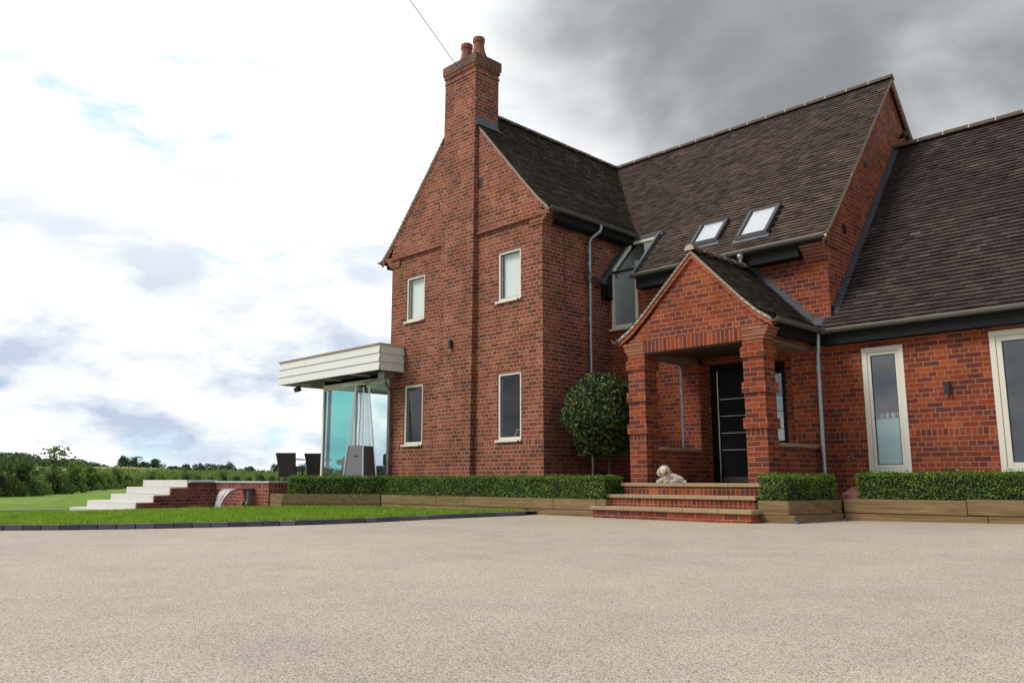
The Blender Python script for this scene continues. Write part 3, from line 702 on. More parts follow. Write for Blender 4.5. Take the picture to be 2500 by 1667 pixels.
def verge(pts, place, u, d, name='verge', hmax=99, drop=0.055, thick=0.05, brick=None):
    """pale bedding strip under the tile edge, plus a brick undercourse"""
    mb = MB(); bb = MB(); P2 = []
    for (ha, za), (hb, zb) in zip(pts, pts[1:]):
        n = max(1, int(math.hypot(hb - ha, zb - za) / 0.15))
        P2 += [(ha + (hb - ha) * k / n, za + (zb - za) * k / n) for k in range(n)]
    P2.append(pts[-1]); P2 = [p for p in P2 if p[0] <= hmax]
    for (ha, za), (hb, zb) in zip(P2, P2[1:]):
        for m_, t0, t1, w0, w1 in ((mb, -0.004, -0.05, 0.0, thick), (bb, -0.052, -0.13, 0.018, thick)):
            q = [place(u + d * w0, ha, za + t0), place(u + d * w0, hb, zb + t0), place(u + d * w0, hb, zb + t1), place(u + d * w0, ha, za + t1)]
            r_ = [place(u + d * w1, ha, za + t0), place(u + d * w1, hb, zb + t0), place(u + d * w1, hb, zb + t1), place(u + d * w1, ha, za + t1)]
            m_.add(q + r_, [(0, 1, 2, 3), (7, 6, 5, 4), (0, 4, 5, 1), (2, 6, 7, 3), (1, 5, 6, 2), (3, 7, 4, 0)])
    # tile tails poking through the bedding
    tt = MB()
    for (ha, za), (hb, zb) in zip(P2, P2[1:]):
        L = math.hypot(hb - ha, zb - za); k = max(1, round(L / 0.098))
        for i in range(k):
            t = (i + 0.2) / k; h_, z_ = ha + (hb - ha) * t, za + (zb - za) * t
            h2, z2 = h_ + (hb - ha) / L * 0.07, z_ + (zb - za) / L * 0.07
            q = [place(u - d * 0.006, h_, z_ - 0.012), place(u - d * 0.006, h2, z2 - 0.022), place(u - d * 0.006, h2, z2 - 0.032), place(u - d * 0.006, h_, z_ - 0.022)]
            r_ = [place(u + d * 0.03, h_, z_ - 0.012), place(u + d * 0.03, h2, z2 - 0.022), place(u + d * 0.03, h2, z2 - 0.032), place(u + d * 0.03, h_, z_ - 0.022)]
            tt.add(q + r_, [(0, 1, 2, 3), (0, 4, 5, 1), (2, 6, 7, 3), (1, 5, 6, 2), (3, 7, 4, 0)])
    o = P_(name, mb, M['verge']); bb.build('brick_undercourse', brick or M['corbel'], o); tt.build('tile_tails', M['ridge'], o)
    return o
UC = brick_mat('undercourse brick', [(0, (0.16, 0.045, 0.03)), (1, (0.33, 0.10, 0.06))], MORTAR_W, headers=False)
verge(PW, pw, -0.05, 1, hmax=2.02, brick=UC); verge(PWL, pwl, -0.05, 1, hmax=2.2, brick=UC)

# ---- main range
DOOR = (2.24, 3.16, 0.0, 2.60); SIDE = (3.25, 3.69, 1.17, 2.54); DORM = (0.10, 0.74, 3.53, 4.62)
mb = MB(); wall_y(mb, 1.95, 2.20, 0.0, 4.279, 0.0, 4.62, [DOOR, SIDE, DORM]); P_('main_wall', mb, M['brick_b'])
gp = [(4.53, 1.95, 0.0), (4.53, 8.65, 0.0)] + [(4.53, 2 * YRM - (EM + h), z - 0.10) for h, z in PM if EM + h > 1.96] + [(4.53, EM + h, z - 0.10) for h, z in PM[::-1][1:] if EM + h > 1.96] + [(4.53, 1.95, interp(PM, .27) - .1)]
mb = MB(); mb.prism(gp, (-0.25, 0, 0)); P_('gable_wall', mb, M['brick_b'])
mb = MB(); mb.box(-4.65, 8.40, 0, 4.28, 8.65, 4.5); P_('back_wall', mb, M['brick_b'])
gp = [(-4.65, 1.95, 4.5), (-4.65, 8.65, 4.5)] + [(-4.65, 2 * YRM - (EM + h), z - 0.10) for h, z in PM if EM + h > 1.96] + [(-4.65, EM + h, z - 0.10) for h, z in PM[::-1][1:] if EM + h > 1.96]
mb = MB(); mb.prism(gp, (0.25, 0, 0)); P_('gable_wall', mb, M['brick'])
def pm(u, h, z): return (u, EM + h, z)
def pmb(u, h, z): return (u, 2 * YRM - EM - h, z)
def xstart(h, z):
    if z < 5.56: return 0.005
    return EWR - inv(PW, z) - 0.05
def dskip(u, h, z): return 0.13 < u < 0.86 and z < 5.44
SK = [(1.88, 2.42, 4.93, 5.40), (2.90, 3.45, 4.80, 5.42)]
def mskip(u, h, z): return dskip(u, h, z) or any(a_ - .02 < u < b_ + .02 and c - .03 < z < d_ + .03 for a_, b_, c, d_ in SK)
tiles('main_roof_slope', PM, pm, lambda h, z: (xstart(h, z), 4.62), M['tile_m'], H, skip=mskip)
tiles('back_roof_slope', PM, pmb, lambda h, z: (-4.72, 4.62), M['tile_m'], H, gauge=0.2, width=0.33)
tiles('back_roof_slope', PM, pm, lambda h, z: (-4.72, EWL + inv(PWL, z) + 0.05 if z > 5.52 else -4.72), M['tile_m'], H, gauge=0.2, width=0.33)
ub = MB(); PMd = [p for p in PM if p[1] < 5.4]
def pm_at(z): return (inv(PM, z), z)
lowp = [p for p in PM if p[1] < 5.38] + [pm_at(5.40)]; hip = [pm_at(5.40)] + [p for p in PM if p[1] > 5.42]
slab_under(ub, lowp, pm, lambda h, z: -0.2, lambda h, z: 0.12); slab_under(ub, lowp, pm, lambda h, z: 0.86, lambda h, z: 4.58)
slab_under(ub, hip, pm, lambda h, z: -4.6, lambda h, z: 4.58); slab_under(ub, PM, pmb, lambda h, z: -4.68, lambda h, z: 4.58); P_('roof_deck', ub, M['under'])
ridge('ridge_tiles', (4.63, YRM, ZR + 0.02), (XRW - 2.4, YRM, ZR + 0.02), M['ridge'], H)
def pmx(u, h, z): return (u, EM + h, z)
verge(PM, lambda u, h, z: (u, EM + h, z), 4.625, -1, brick=UC); verge(PM, lambda u, h, z: (u, 2 * YRM - EM - h, z), 4.625, -1, brick=UC)
# eave joinery of the main range
mb = MB(); mb.box(0.86, 1.715, 4.20, 4.16, 1.74, 4.42); mb.box(0.86, 1.74, 4.20, 4.16, 1.948, 4.22); mb.box(0.86, 1.742, 4.22, 0.885, 1.948, 4.45); P_('fascia', mb, M['black'])
mb = MB(); mb.box(0.002, 1.715, 4.12, 0.128, 1.74, 4.42); mb.box(0.002, 1.74, 4.12, 0.128, 1.948, 4.14)
mb.prism([(0.128, 1.70, 4.12), (0.128, 1.948, 4.12), (0.128, 1.948, 4.70), (0.128, 1.70, 4.45)], (-0.02, 0, 0)); P_('fascia', mb, M['black'])
def corbel_y(xa, xb, ya, z0, n=5, step=0.045, mat=None):
    mb = MB()
    for k in range(n):
        z = z0 + k * 0.05
        mb.box(xa, ya - step * (k + 1), z, xb + 0.010 * (k % 2), ya + 0.1, z + 0.044); mb.box(xa + .004, ya - step * (k + 1) + 0.006, z + 0.044, xb - .004, ya + 0.1, z + 0.05)
    return P_('corbel', mb, mat or M['corbel'])
corbel_y(4.17, 4.535, 1.95, 4.13)
mb = MB().box(4.531, 1.9, 4.36, 4.56, 2.35, 4.40); P_('string_course', mb, M['brick_b'])
for y_, z_ in ((2.62, 4.72), (3.75, 6.2)): P_('air_brick', MB().box(4.531, y_, z_, 4.536, y_ + 0.16, z_ + 0.16), M['blackmetal'])
def gut(a, b, name='gutter', spouts=()):
    o = P_(name, MB().gutter(a, b), M['gutter']); d = (Vector(b) - Vector(a)); n = max(1, int(d.length / 0.9)); 
    for k in range(n + 1):
        bb = MB(); p = Vector(a) + d * (0.03 + 0.94 * k / n); side = d.normalized().cross(Vector((0, 0, 1)))
        bb.tube([p + side * math.cos(t) * 0.062 - Vector((0, 0, math.sin(t) * 0.062)) for t in [math.pi * q / 8 for q in range(9)]], 0.009, 5)
        bb.build('gutter_bracket', M['gutter'], o)
    return o
gut((0.80, 1.63, 4.46), (4.66, 1.63, 4.46)); gut((-0.02, 1.63, 4.46), (0.17, 1.63, 4.46))
gut((0.265, -0.08, 5.585), (0.265, 2.70, 5.585)); gut((-5.07, -0.08, 5.52), (-5.07, 2.75, 5.52))
mb = MB(); mb.box(0.19, 0.10, 5.38, 0.212, 2.68, 5.56); mb.box(0.002, 0.25, 5.36, 0.19, 2.68, 5.38); P_('fascia', mb, M['black'])
mb = MB(); mb.box(-5.01, 0.10, 5.36, -4.99, 2.68, 5.52); mb.box(-4.99, 0.25, 5.34, -4.652, 2.68, 5.36); P_('fascia', mb, M['black'])
# rainwater outlet under the main gutter
mb = MB().lathe((3.15, 1.63, 4.26), [(0.03, 0), (0.034, 0.06), (0.06, 0.10), (0.062, 0.14), (0.0, 0.145)], 14); mb.tube([(3.15, 1.63, 4.28), (3.15, 1.63, 4.18)], 0.032); P_('gutter_outlet', mb, M['galv'])

# ---- windows
def window(name, x0, x1, z0, z1, y, fr=0.05, mat=None, glass=None, sill=True, depth=0.07, behind=None, split=None, label=None, inner=0.0):
    """frame set in the wall face at depth y; panes and sill are its pieces"""
    mat = mat or M['cream']; mb = MB()
    for a_, b_, c, d_ in ((x0, x0 + fr, z0, z1), (x1 - fr, x1, z0, z1), (x0 + fr, x1 - fr, z0, z0 + fr), (x0 + fr, x1 - fr, z1 - fr, z1)): mb.box(a_, y, c, b_, y + depth, d_)
    if inner:
        i = fr + 0.004
        for a_, b_, c, d_ in ((x0 + i, x0 + i + inner, z0 + i, z1 - i), (x1 - i - inner, x1 - i, z0 + i, z1 - i), (x0 + i + inner, x1 - i - inner, z0 + i, z0 + i + inner), (x0 + i + inner, x1 - i - inner, z1 - i - inner, z1 - i)): mb.box(a_, y + 0.012, c, b_, y + depth - .01, d_)
        fr = i + inner
    o = P_(name, mb, mat, label=label, bevel=0.003)
    MB().box(x0 + fr - .005, y + 0.030, z0 + fr - .005, x1 - fr + .005, y + 0.042, z1 - fr + .005).build('pane', glass or M['glass'], o)
    gk = MB(); f2 = 0.012
    for a_, b_, c, d_ in ((x0 + fr, x0 + fr + f2, z0 + fr, z1 - fr), (x1 - fr - f2, x1 - fr, z0 + fr, z1 - fr), (x0 + fr + f2, x1 - fr - f2, z1 - fr - f2, z1 - fr), (x0 + fr + f2, x1 - fr - f2, z0 + fr, z0 + fr + f2)): gk.box(a_, y + 0.022, c, b_, y + 0.0295, d_)
    gk.build('gasket', M['blackmetal'], o)
    if sill:
        s_ = MB().box(x0 - 0.04, y - 0.058, z0 - 0.026, x1 + 0.02, y + 0.02, z0 - 0.002); s_.box(x0 - 0.04, y - 0.062, z0 - 0.042, x1 + 0.02, y - 0.054, z0 - 0.014); s_.build('sill', mat, o)
        MB().box(x1 - 0.06, y - 0.066, z0 - 0.04, x1 - 0.015, y - 0.0625, z0 - 0.014).build('sill_end_cap', M['blackmetal'], o)
    return o
for i, (x0, x1, z0, z1) in enumerate(WIN):
    up = i < 2
    o = window('window', x0, x1, z0, z1, 0.02, glass=M['glass_low'], label=('cream window with a drawn pale blind' if up else 'cream window showing a dark room'))
    if up:
        b_ = MB(); n = 9
        for k in range(n):
            xa, xb = x0 + 0.07 + (x1 - x0 - .14) * k / n, x0 + 0.07 + (x1 - x0 - .14) * (k + 1) / n
            ya, yb = 0.115 + 0.0025 * math.sin(k * 1.9 + i), 0.115 + 0.0025 * math.sin((k + 1) * 1.9 + i)
            b_.add([(xa, ya, z0 + .04), (xb, yb, z0 + .04), (xb, yb, z1 - .05), (xa, ya, z1 - .05)], [(0, 1, 2, 3)], True)
        b_.build('blind', M['blind'], o)
# dark rooms behind the windows
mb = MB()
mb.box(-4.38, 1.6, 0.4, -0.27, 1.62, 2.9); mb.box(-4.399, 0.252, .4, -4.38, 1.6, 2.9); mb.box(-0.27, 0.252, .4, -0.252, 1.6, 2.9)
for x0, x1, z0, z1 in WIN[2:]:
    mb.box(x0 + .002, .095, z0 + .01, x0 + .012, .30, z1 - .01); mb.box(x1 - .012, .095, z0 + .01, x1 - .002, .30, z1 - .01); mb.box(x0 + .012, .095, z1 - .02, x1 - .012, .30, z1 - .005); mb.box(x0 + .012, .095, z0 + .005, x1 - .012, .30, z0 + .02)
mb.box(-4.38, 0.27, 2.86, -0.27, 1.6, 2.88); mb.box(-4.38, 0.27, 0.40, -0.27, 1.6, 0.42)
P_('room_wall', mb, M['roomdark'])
# ---- corner dormer window running up the roof slope
dw = MB(); fr = 0.06
dw.box(0.10, 1.925, 3.53, 0.10 + fr, 1.99, 4.68); dw.box(0.74 - fr, 1.925, 3.53, 0.74, 1.99, 4.68); dw.box(0.16, 1.925, 3.53, 0.68, 1.99, 3.60)
def rp(x, z, t=0.0): h = inv(PM, z); return (x, EM + h - 0.75 * t, z + 0.66 * t)
for xa, xb in ((0.14, 0.20), (0.80, 0.86)):
    if xa < .5: dw.beam(rp((xa + xb) / 2 - .02, 4.70, .02), rp((xa + xb) / 2 - .02, 5.42, .02), 0.06, 0.05)
dw.beam(rp(0.14, 5.40, .02), rp(0.84, 5.40, .02), 0.05, 0.05)
DW = P_('dormer_window', dw, M['cream'])
MB().box(0.05, 1.88, 3.49, 0.77, 1.97, 3.528).build('sill', M['cream'], DW)
MB().box(0.15, 1.95, 3.59, 0.69, 1.962, 4.66).build('pane', M['glass_low'], DW)
q = [rp(0.16, 4.69, .0), rp(0.84, 4.69, .0), rp(0.84, 5.40, .0), rp(0.16, 5.40, .0)]
MB().prism(q, (0, -0.006, 0.006)).build('roof_pane', M['glass_low'], DW)
MB().beam((0.14, 1.94, 4.675), (0.84, 1.94, 4.675), 0.05, 0.04).build('transom', M['blackmetal'], DW)
lb = MB(); lb.beam((0.83, EM - 0.06, 4.42), rp(0.83, 5.50, .05), 0.055, 0.075); lb.beam((0.115, EM - .02, 4.46), rp(0.115, 5.50, .05), 0.05, 0.06); lb.beam(rp(0.09, 5.47, .05), rp(0.92, 5.47, .05), 0.06, 0.10)
lb.beam(rp(0.005, 4.46, .03), rp(0.005, 5.6, .03), 0.02, 0.10)
lb.build('lead_trim', M['lead'], DW)
mb = MB(); mb.prism([(0.86, 1.70, 4.42), (0.86, 1.948, 4.42), (0.86, 1.948, 4.66)], (-0.02, 0, 0)); mb.build('cheek', M['black'], DW)
rm = MB(); rm.box(0.02, 3.3, 3.3, 1.6, 3.32, 5.9); rm.prism([(0.012, 2.205, 3.3), (0.012, 3.3, 3.3), (0.012, 3.3, 5.9), (0.012, 2.205, 4.75)], (0.02, 0, 0)); rm.prism([(0.03, 2.21, 4.76), (0.03, 2.47, 5.05), (0.03, 2.47, 5.06), (0.03, 2.21, 4.77)], (0.1, 0, 0)); rm.box(0.102, 1.995, 3.532, 0.108, 2.20, 4.6); rm.box(0.732, 1.995, 3.532, 0.738, 2.20, 4.6); rm.prism([(1.3, 2.22, 3.3), (1.3, 3.3, 3.3), (1.3, 3.3, 5.9), (1.3, 2.22, 4.75)], (0.02, 0, 0)); P_('room_wall', rm, M['roomlight'])
rm = MB(); rm.box(0.0, 2.21, 3.2, 1.5, 3.3, 3.22); rm.box(0.42, 2.30, 3.3, 0.50, 2.34, 4.95); P_('room_floor', rm, M['roomlight'])
# ---- skylights
for a_, b_, c, d_ in ((1.88, 2.42, 4.90, 5.38), (2.90, 3.45, 4.80, 5.42)):
    s_ = MB()
    for xa, za, xb, zb in ((a_, c, a_, d_), (b_, c, b_, d_), (a_ - .03, c, b_ + .03, c), (a_ - .03, d_, b_ + .03, d_)): s_.beam(rp(xa, za, .045), rp(xb, zb, .045), 0.065, 0.075)
    o = P_('skylight', s_, M['frame_dark'])
    MB().prism([rp(a_ + .02, c + .02, .05), rp(b_ - .02, c + .02, .05), rp(b_ - .02, d_ - .02, .05), rp(a_ + .02, d_ - .02, .05)], (0, -0.005, 0.005)).build('pane', M['glass_sky'], o)
    MB().prism([rp(a_ + .02, c + .02, .01), rp(b_ - .02, c + .02, .01), rp(b_ - .02, d_ - .02, .01), rp(a_ + .02, d_ - .02, .01)], (0, -0.005, 0.005)).build('blind', M['blind'], o)  # pale sheet added below the pane, whitening it like reflected bright sky
    MB().prism([rp(a_ - .08, c - .10, .02), rp(b_ + .08, c - .10, .02), rp(b_ + .06, c, .03), rp(a_ - .06, c, .03)], (0, -0.004, 0.004)).build('lead_apron', M['lead'], o)

# ---- right wing
TALL = (4.992, 5.608, 0.674, 2.585); BIG = (6.775, 8.6, 0.66, 2.626)
mb = MB(); wall_y(mb, 1.90, 1.949, 4.42, 4.535, 0, 2.88, []); wall_y(mb, 1.90, 2.15, 4.535, 9.5, 0, 2.88, [TALL, BIG]); P_('right_wing_wall', mb, M['brick_b'])
gp = [(9.5, 1.90, 0), (9.5, 8.98, 0)] + [(9.5, 2 * YRR - (ER + h), z - .1) for h, z in PR if ER + h > 1.92] + [(9.5, ER + h, z - .1) for h, z in PR[::-1][1:] if ER + h > 1.92] + [(9.5, 1.90, 2.98)]
mb = MB(); mb.prism(gp, (-0.25, 0, 0)); mb.box(4.53, 8.73, 0, 9.25, 8.98, 2.88); P_('gable_wall', mb, M['brick_b'])
def prr(u, h, z): return (u, ER + h, z)
def prb(u, h, z): return (u, 2 * YRR - ER - h, z)
def rstart(h, z): return 4.42 if ER + h < 1.97 else 4.50
tiles('right_roof_slope', PR, prr, lambda h, z: (rstart(h, z), 9.6), M['tile_r'], H, gauge=0.1)
tiles('back_roof_slope', PR, prb, lambda h, z: (4.5, 9.6), M['tile_r'], H, gauge=0.2, width=0.33)
ub = MB(); slab_under(ub, PR, prr, lambda h, z: 4.45, lambda h, z: 9.55); slab_under(ub, PR, prb, lambda h, z: 4.45, lambda h, z: 9.55); P_('roof_deck', ub, M['under'])
ridge('ridge_tiles', (4.54, YRR, 7.07), (9.6, YRR, 7.07), M['ridge'], H)
# stepped lead flashing up the main gable
fl = MB(); n = 34
for k in range(n):
    ha, hb = 0.28 + (3.73 - 0.28) * k / n, 0.28 + (3.73 - 0.28) * (k + 1) / n
    za, zb = interp(PR, ha), interp(PR, hb); ya, yb = ER + ha, ER + hb
    fl.add([(4.538, ya, za), (4.538, yb, zb), (4.538, yb, zb + .05), (4.538, ya, zb + .06)], [(0, 1, 2, 3)])
    fl.add([(4.538, ya, za + .035), (4.538, yb, zb + .035), (4.62, yb, zb + .028), (4.62, ya, za + .028)], [(0, 1, 2, 3)])
fl.add([(4.538, 1.93, 3.03), (4.538, 2.05, 3.05), (4.538, 2.05, 3.35), (4.538, 1.93, 3.33)], [(0, 1, 2, 3)])
P_('lead_flashing', fl, M['lead'])
gut((4.44, 1.66, 2.905), (9.6, 1.66, 2.905))
mb = MB(); mb.box(4.42, 1.725, 2.68, 9.5, 1.75, 2.885); mb.box(4.43, 1.75, 2.68, 9.5, 1.898, 2.70); P_('fascia', mb, M['black'])
TW_ = window('tall_window', *TALL, 1.895, fr=0.075, inner=0.045, sill=False, depth=0.08)
MB().box(5.10, 1.945, 0.78, 5.50, 1.952, 1.475).build('frosted_panel', M['frost'], TW_)
MB().box(5.10, 2.02, 1.47, 5.50, 2.14, 1.50).build('inner_sill', M['white'], TW_)
BW_ = window('big_window', *BIG, 1.895, fr=0.075, inner=0.07, sill=False, depth=0.08)
bm_ = MB(); bm_.box(6.92, 1.93, 0.76, 6.934, 1.94, 2.5); bm_.build('glazing_edge', M['blackmetal'], BW_)
mb = MB(); mb.box(4.8, 3.4, 0.3, 9.2, 3.42, 2.8); mb.box(4.8, 2.16, 0.5, 9.2, 3.4, 0.52); P_('room_wall', mb, M['roomgrey'])

# ---- porch
XL0, XL1, XR0, XR1, YP, Z0 = 1.856, 2.186, 3.971, 4.301, 0.09, 0.528
def pillar(x0, x1, mat):
    mb = MB(); mb.box(x0, YP, 0.4, x1, YP + 0.33, 2.62)
    o = P_('porch_pillar', mb, mat)
    for za, zb in ((1.3155, 1.4655), (1.8405, 1.9905), (2.3655, 2.5155)):
        MB().box(x0 - 0.028, YP - 0.028, za, x1 + 0.028, YP + 0.33 + 0.028, zb).build('brick_band', mat, o)
    return o
pillar(XL0, XL1, M['brick_pl']); pillar(XR0, XR1, M['brick_pr'])
def pcorbel(xa, sx):
    mb = MB()
    for k in range(4):
        z = 2.621 + k * 0.05; e = 0.026 * (k + 1)
        mb.box(xa if sx < 0 else xa, YP - 0.008 * (k % 2) - 0.004, z, xa + sx * (0.001 + e), YP + 0.33, z + 0.043)
        w0, w1 = (xa, xa + 0.325) if sx < 0 else (xa - 0.325, xa)
        mb.box(w0, YP - 0.008 * (k % 2) - 0.004, z, w1, YP + 0.33, z + 0.043)
        mb.box(w0 + .003, YP + 0.006, z + 0.043, w1 - .003, YP + 0.33, z + 0.05)
    P_('corbel', mb, M['corbel'])
pcorbel(XL0, -1); pcorbel(XR1, 1)
mb = MB().box(XL1 + .0015, YP, 2.625, XR0 - .0015, YP + 0.33, 2.82); P_('lintel', mb, M['brick_lintel'])
mb = MB(); mb.box(XL1 + .0015, YP + 0.02, 2.60, XR0 - .0015, YP + 0.33, 2.6248); P_('timber_lintel', mb, M['soffit'])
for xa, xb in ((XL0, XL1), (XR0, XR1)):
    P_('side_beam', MB().box(xa + 0.02, YP + 0.3315, 2.66, xb - 0.02, 1.70, 2.84), M['brick_up'])
    P_('timber_lintel', MB().box(xa + 0.01, YP + 0.3315, 2.60, xb - 0.01, 1.70, 2.6585), M['beam'])
mb = MB().box(XL1 - .02, YP + 0.3315, 2.70, XR0 + .02, 1.948, 2.72); P_('porch_ceiling', mb, M['soffit'])
mb = MB().box(XL1, 1.86, 2.601, XR0, 1.949, 2.70); P_('door_beam', mb, M['brick_up'])
gp = [(1.80, YP + .004, 2.824), (4.36, YP + .004, 2.824), (4.36, YP + .004, interp(PP, XPR + 1.38 - 4.36) - 0.11 + .02)]
gp = [(1.86, YP + .004, 2.824), (4.30, YP + .004, 2.824)] + [(XPR + 1.38 - h, YP + .004, z - 0.12) for h, z in PP if z - .12 > 2.83] + [(XPR - 1.38 + h, YP + .004, z - 0.12) for h, z in PP[::-1][1:] if z - .12 > 2.83]
mb = MB(); mb.prism(gp, (0, 0.25, 0)); P_('porch_gable', mb, M['brick_up'])
XPE_R, XPE_L = XPR + 1.32, XPR - 1.47
PPR = [(h * 1.32 / 1.38, z) for h, z in PP]; PPL = [(h * 1.47 / 1.38, z) for h, z in PP]
def ppr(u, h, z): return (XPE_R - h, u, z)
def ppl(u, h, z): return (XPE_L + h, u, z)
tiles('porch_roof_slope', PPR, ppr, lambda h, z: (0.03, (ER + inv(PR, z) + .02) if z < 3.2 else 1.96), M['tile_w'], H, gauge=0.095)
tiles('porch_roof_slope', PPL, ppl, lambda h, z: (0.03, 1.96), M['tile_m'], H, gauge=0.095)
ub = MB(); slab_under(ub, PPR, ppr, lambda h, z: 0.05, lambda h, z: 1.94); slab_under(ub, PPL, ppl, lambda h, z: 0.05, lambda h, z: 1.94); P_('roof_deck', ub, M['under'])
ridge('ridge_tiles', (XPR, 0.02, 4.20), (XPR, 1.95, 4.20), M['ridge'], H, r=0.09, seg=0.32)
UP = brick_mat('porch undercourse brick', [(0, (0.26, 0.05, 0.025)), (1, (0.36, 0.08, 0.035))], MORTAR_P, headers=False)
verge(PPR, ppr, 0.035, 1, brick=UP, thick=.06); verge(PPL, ppl, 0.035, 1, brick=UP, thick=.06)
P_('ridge_end', MB().prism([(XPR + 0.088 * math.cos(t), 0.012, 4.165 + 0.088 * math.sin(t)) for t in [math.pi * k / 10 for k in range(11)]], (0, 0.02, 0)), M['verge'])
# stepped flashing where the porch roof meets the main wall (right slope)
fl = MB(); n = 15
for k in range(n):
    ha, hb = 1.32 * k / n, 1.32 * (k + 1) / n
    if interp(PPR, hb) < 3.05: continue
    xa, xb = XPE_R - ha, XPE_R - hb; za, zb = interp(PPR, ha), interp(PPR, hb)
    fl.add([(xa, 1.945, za - .02), (xb, 1.945, zb - .02), (xb, 1.945, zb + .10), (xa, 1.945, zb + .12)], [(0, 1, 2, 3)])
    fl.add([(xa, 1.945, za + .03), (xb, 1.945, zb + .03), (xb, 1.83, zb + .025), (xa, 1.83, za + .025)], [(0, 1, 2, 3)])
fl.add([(4.22, 1.943, 3.02), (4.56, 1.943, 3.0), (4.56, 1.943, 3.16), (4.22, 1.943, 3.2)], [(0, 1, 2, 3)])
fl.add([(4.20, 1.942, 3.13), (4.56, 1.942, 3.12), (4.60, 1.80, 3.02), (4.25, 1.78, 3.02)], [(0, 1, 2, 3)])
P_('lead_flashing', fl, M['lead'])
gut((XPE_R + 0.055, 0.0, 2.895), (XPE_R + 0.055, 1.60, 2.895)); gut((XPE_L - 0.055, 0.0, 2.895), (XPE_L - 0.055, 1.86, 2.895))
mb = MB(); mb.box(4.40, 0.43, 2.70, 4.42, 1.70, 2.89); mb.box(4.303, 0.43, 2.70, 4.40, 1.70, 2.715); P_('fascia', mb, M['black'])
mb = MB(); mb.box(1.74, 0.43, 2.70, 1.76, 1.94, 2.89); mb.box(1.76, 0.43, 2.70, 1.853, 1.94, 2.715); P_('fascia', mb, M['black'])
# dwarf walls with stone sills, rear piers
for xa, xb, s in ((XL0 + .02, XL1 - .002, 1), (XR0 + .02, XR1 - .002, 1)):
    P_('dwarf_wall', MB().box(xa, YP + 0.331, 0.3, xb, 1.69, 1.06), M['brick_up'])
    P_('stone_sill', MB().box(xa - .03, YP + 0.332, 1.061, xb + .035, 1.689, 1.112), M['sand'], bevel=.004)
P_('pier', MB().box(XL0, 1.691, 0.3, XL1 + .01, 1.949, 2.60), M['brick_up']); P_('pier', MB().box(3.93, 1.691, 0.3, 4.42, 1.949, 2.68), M['brick_b'])
# front door
dr = MB(); y = 1.99
dr.box(2.24, y, 0.53, 2.36, y + .09, 2.59); dr.box(3.10, y, 0.53, 3.16, y + .09, 2.59); dr.box(2.36, y, 2.49, 3.10, y + .09, 2.59)
DR = P_('front_door', dr, M['door'])
MB().box(2.40, y + .02, 0.535, 3.10, y + .065, 2.488).build('door_leaf', M['door'], DR)
il = MB()
for z in (1.977, 1.679, 1.383, 1.09): il.box(2.41, y + .012, z - .004, 3.09, y + .0195, z + .004)
il.build('steel_inlay', M['inlay'], DR)
MB().box(2.42, y + .008, 0.54, 3.08, y + .019, 0.63).build('kick_plate', M['steel'], DR)
es = MB(); es.box(2.365, y + .01, 0.54, 2.382, y + .018, 2.48); es.build('lock_strip', M['inlay'], DR)
es = MB(); es.box(2.385, y + .004, 1.45, 2.398, y + .018, 1.60); es.box(2.385, y + .004, 0.72, 2.40, y + .018, 0.92); es.build('hinge', M['steel'], DR)
hd = MB(); hd.tube([(3.02, y - .01, 1.52), (3.02, y - .06, 1.52), (3.02, y - .06, 1.62)], 0.012, 8); hd.build('door_handle', M['steel'], DR)
sw = MB()
sw.box(3.25, y, 1.17, 3.30, y + .08, 2.54); sw.box(3.60, y, 1.17, 3.69, y + .08, 2.54); sw.box(3.30, y, 2.46, 3.60, y + .08, 2.54); sw.box(3.30, y, 1.17, 3.60, y + .08, 1.22)
SW = P_('side_window', sw, M['door'])
MB().box(3.29, y + .03, 1.21, 3.61, y + .04, 2.47).build('pane', M['glass'], SW)
sb = MB(); sb.box(3.30, y + .045, 1.22, 3.60, y + .052, 1.96); sb.build('frosted_panel', M['frost'], SW)
sb = MB()
for z in (1.417, 1.716): sb.box(3.30, y + .022, z - .005, 3.60, y + .029, z + .005)
sb.build('glazing_line', M['blackmetal'], SW)
P_('room_wall', MB().box(2.2, 3.2, 0.4, 4.2, 3.22, 2.8), M['roomgrey'])

# ---- downpipes
def pipe(pts, clips, hopper=None):
    o = P_('downpipe', MB().tube(pts, 0.035, 14), M['galv']); c = MB()
    for x, y_, z, dx, dy in clips:
        c = MB(); c.tube([(x, y_, z - .045), (x, y_, z + .045)], 0.041, 14); c.tube([(x, y_, z), (x + dx, y_ + dy, z)], 0.012, 6)
        c.build('pipe_clip', M['galv'], o)
    return o
pipe([(0.265, 1.42, 5.55), (0.265, 1.42, 5.46), (0.245, 1.40, 5.40), (0.12, 1.30, 5.28), (0.085, 1.28, 5.20), (0.085, 1.27, 0.2)], [(0.085, 1.27, 4.75, -.0, -.08), (0.085, 1.27, 3.65, 0, -.08), (0.085, 1.27, 5.0, -.07, 0)])
mb = MB(); mb.lathe((0.085, 1.27, 4.36), [(0.036, 0), (0.04, 0.06), (0.075, 0.14), (0.075, 0.17), (0, 0.172)], 12); P_('rainwater_hopper', mb, M['gutter'])
gut((0.085, 1.20, 4.56), (0.13, 1.62, 4.47), name='gutter')
pipe([(XPE_L - .055, 1.66, 2.85), (XPE_L - .05, 1.66, 2.78), (1.69, 1.68, 2.70), (1.76, 1.72, 2.64), (1.80, 1.74, 2.56), (1.80, 1.74, 0.3)], [(1.80, 1.74, 2.15, 0, .05), (1.80, 1.74, 1.24, 0, .05)])
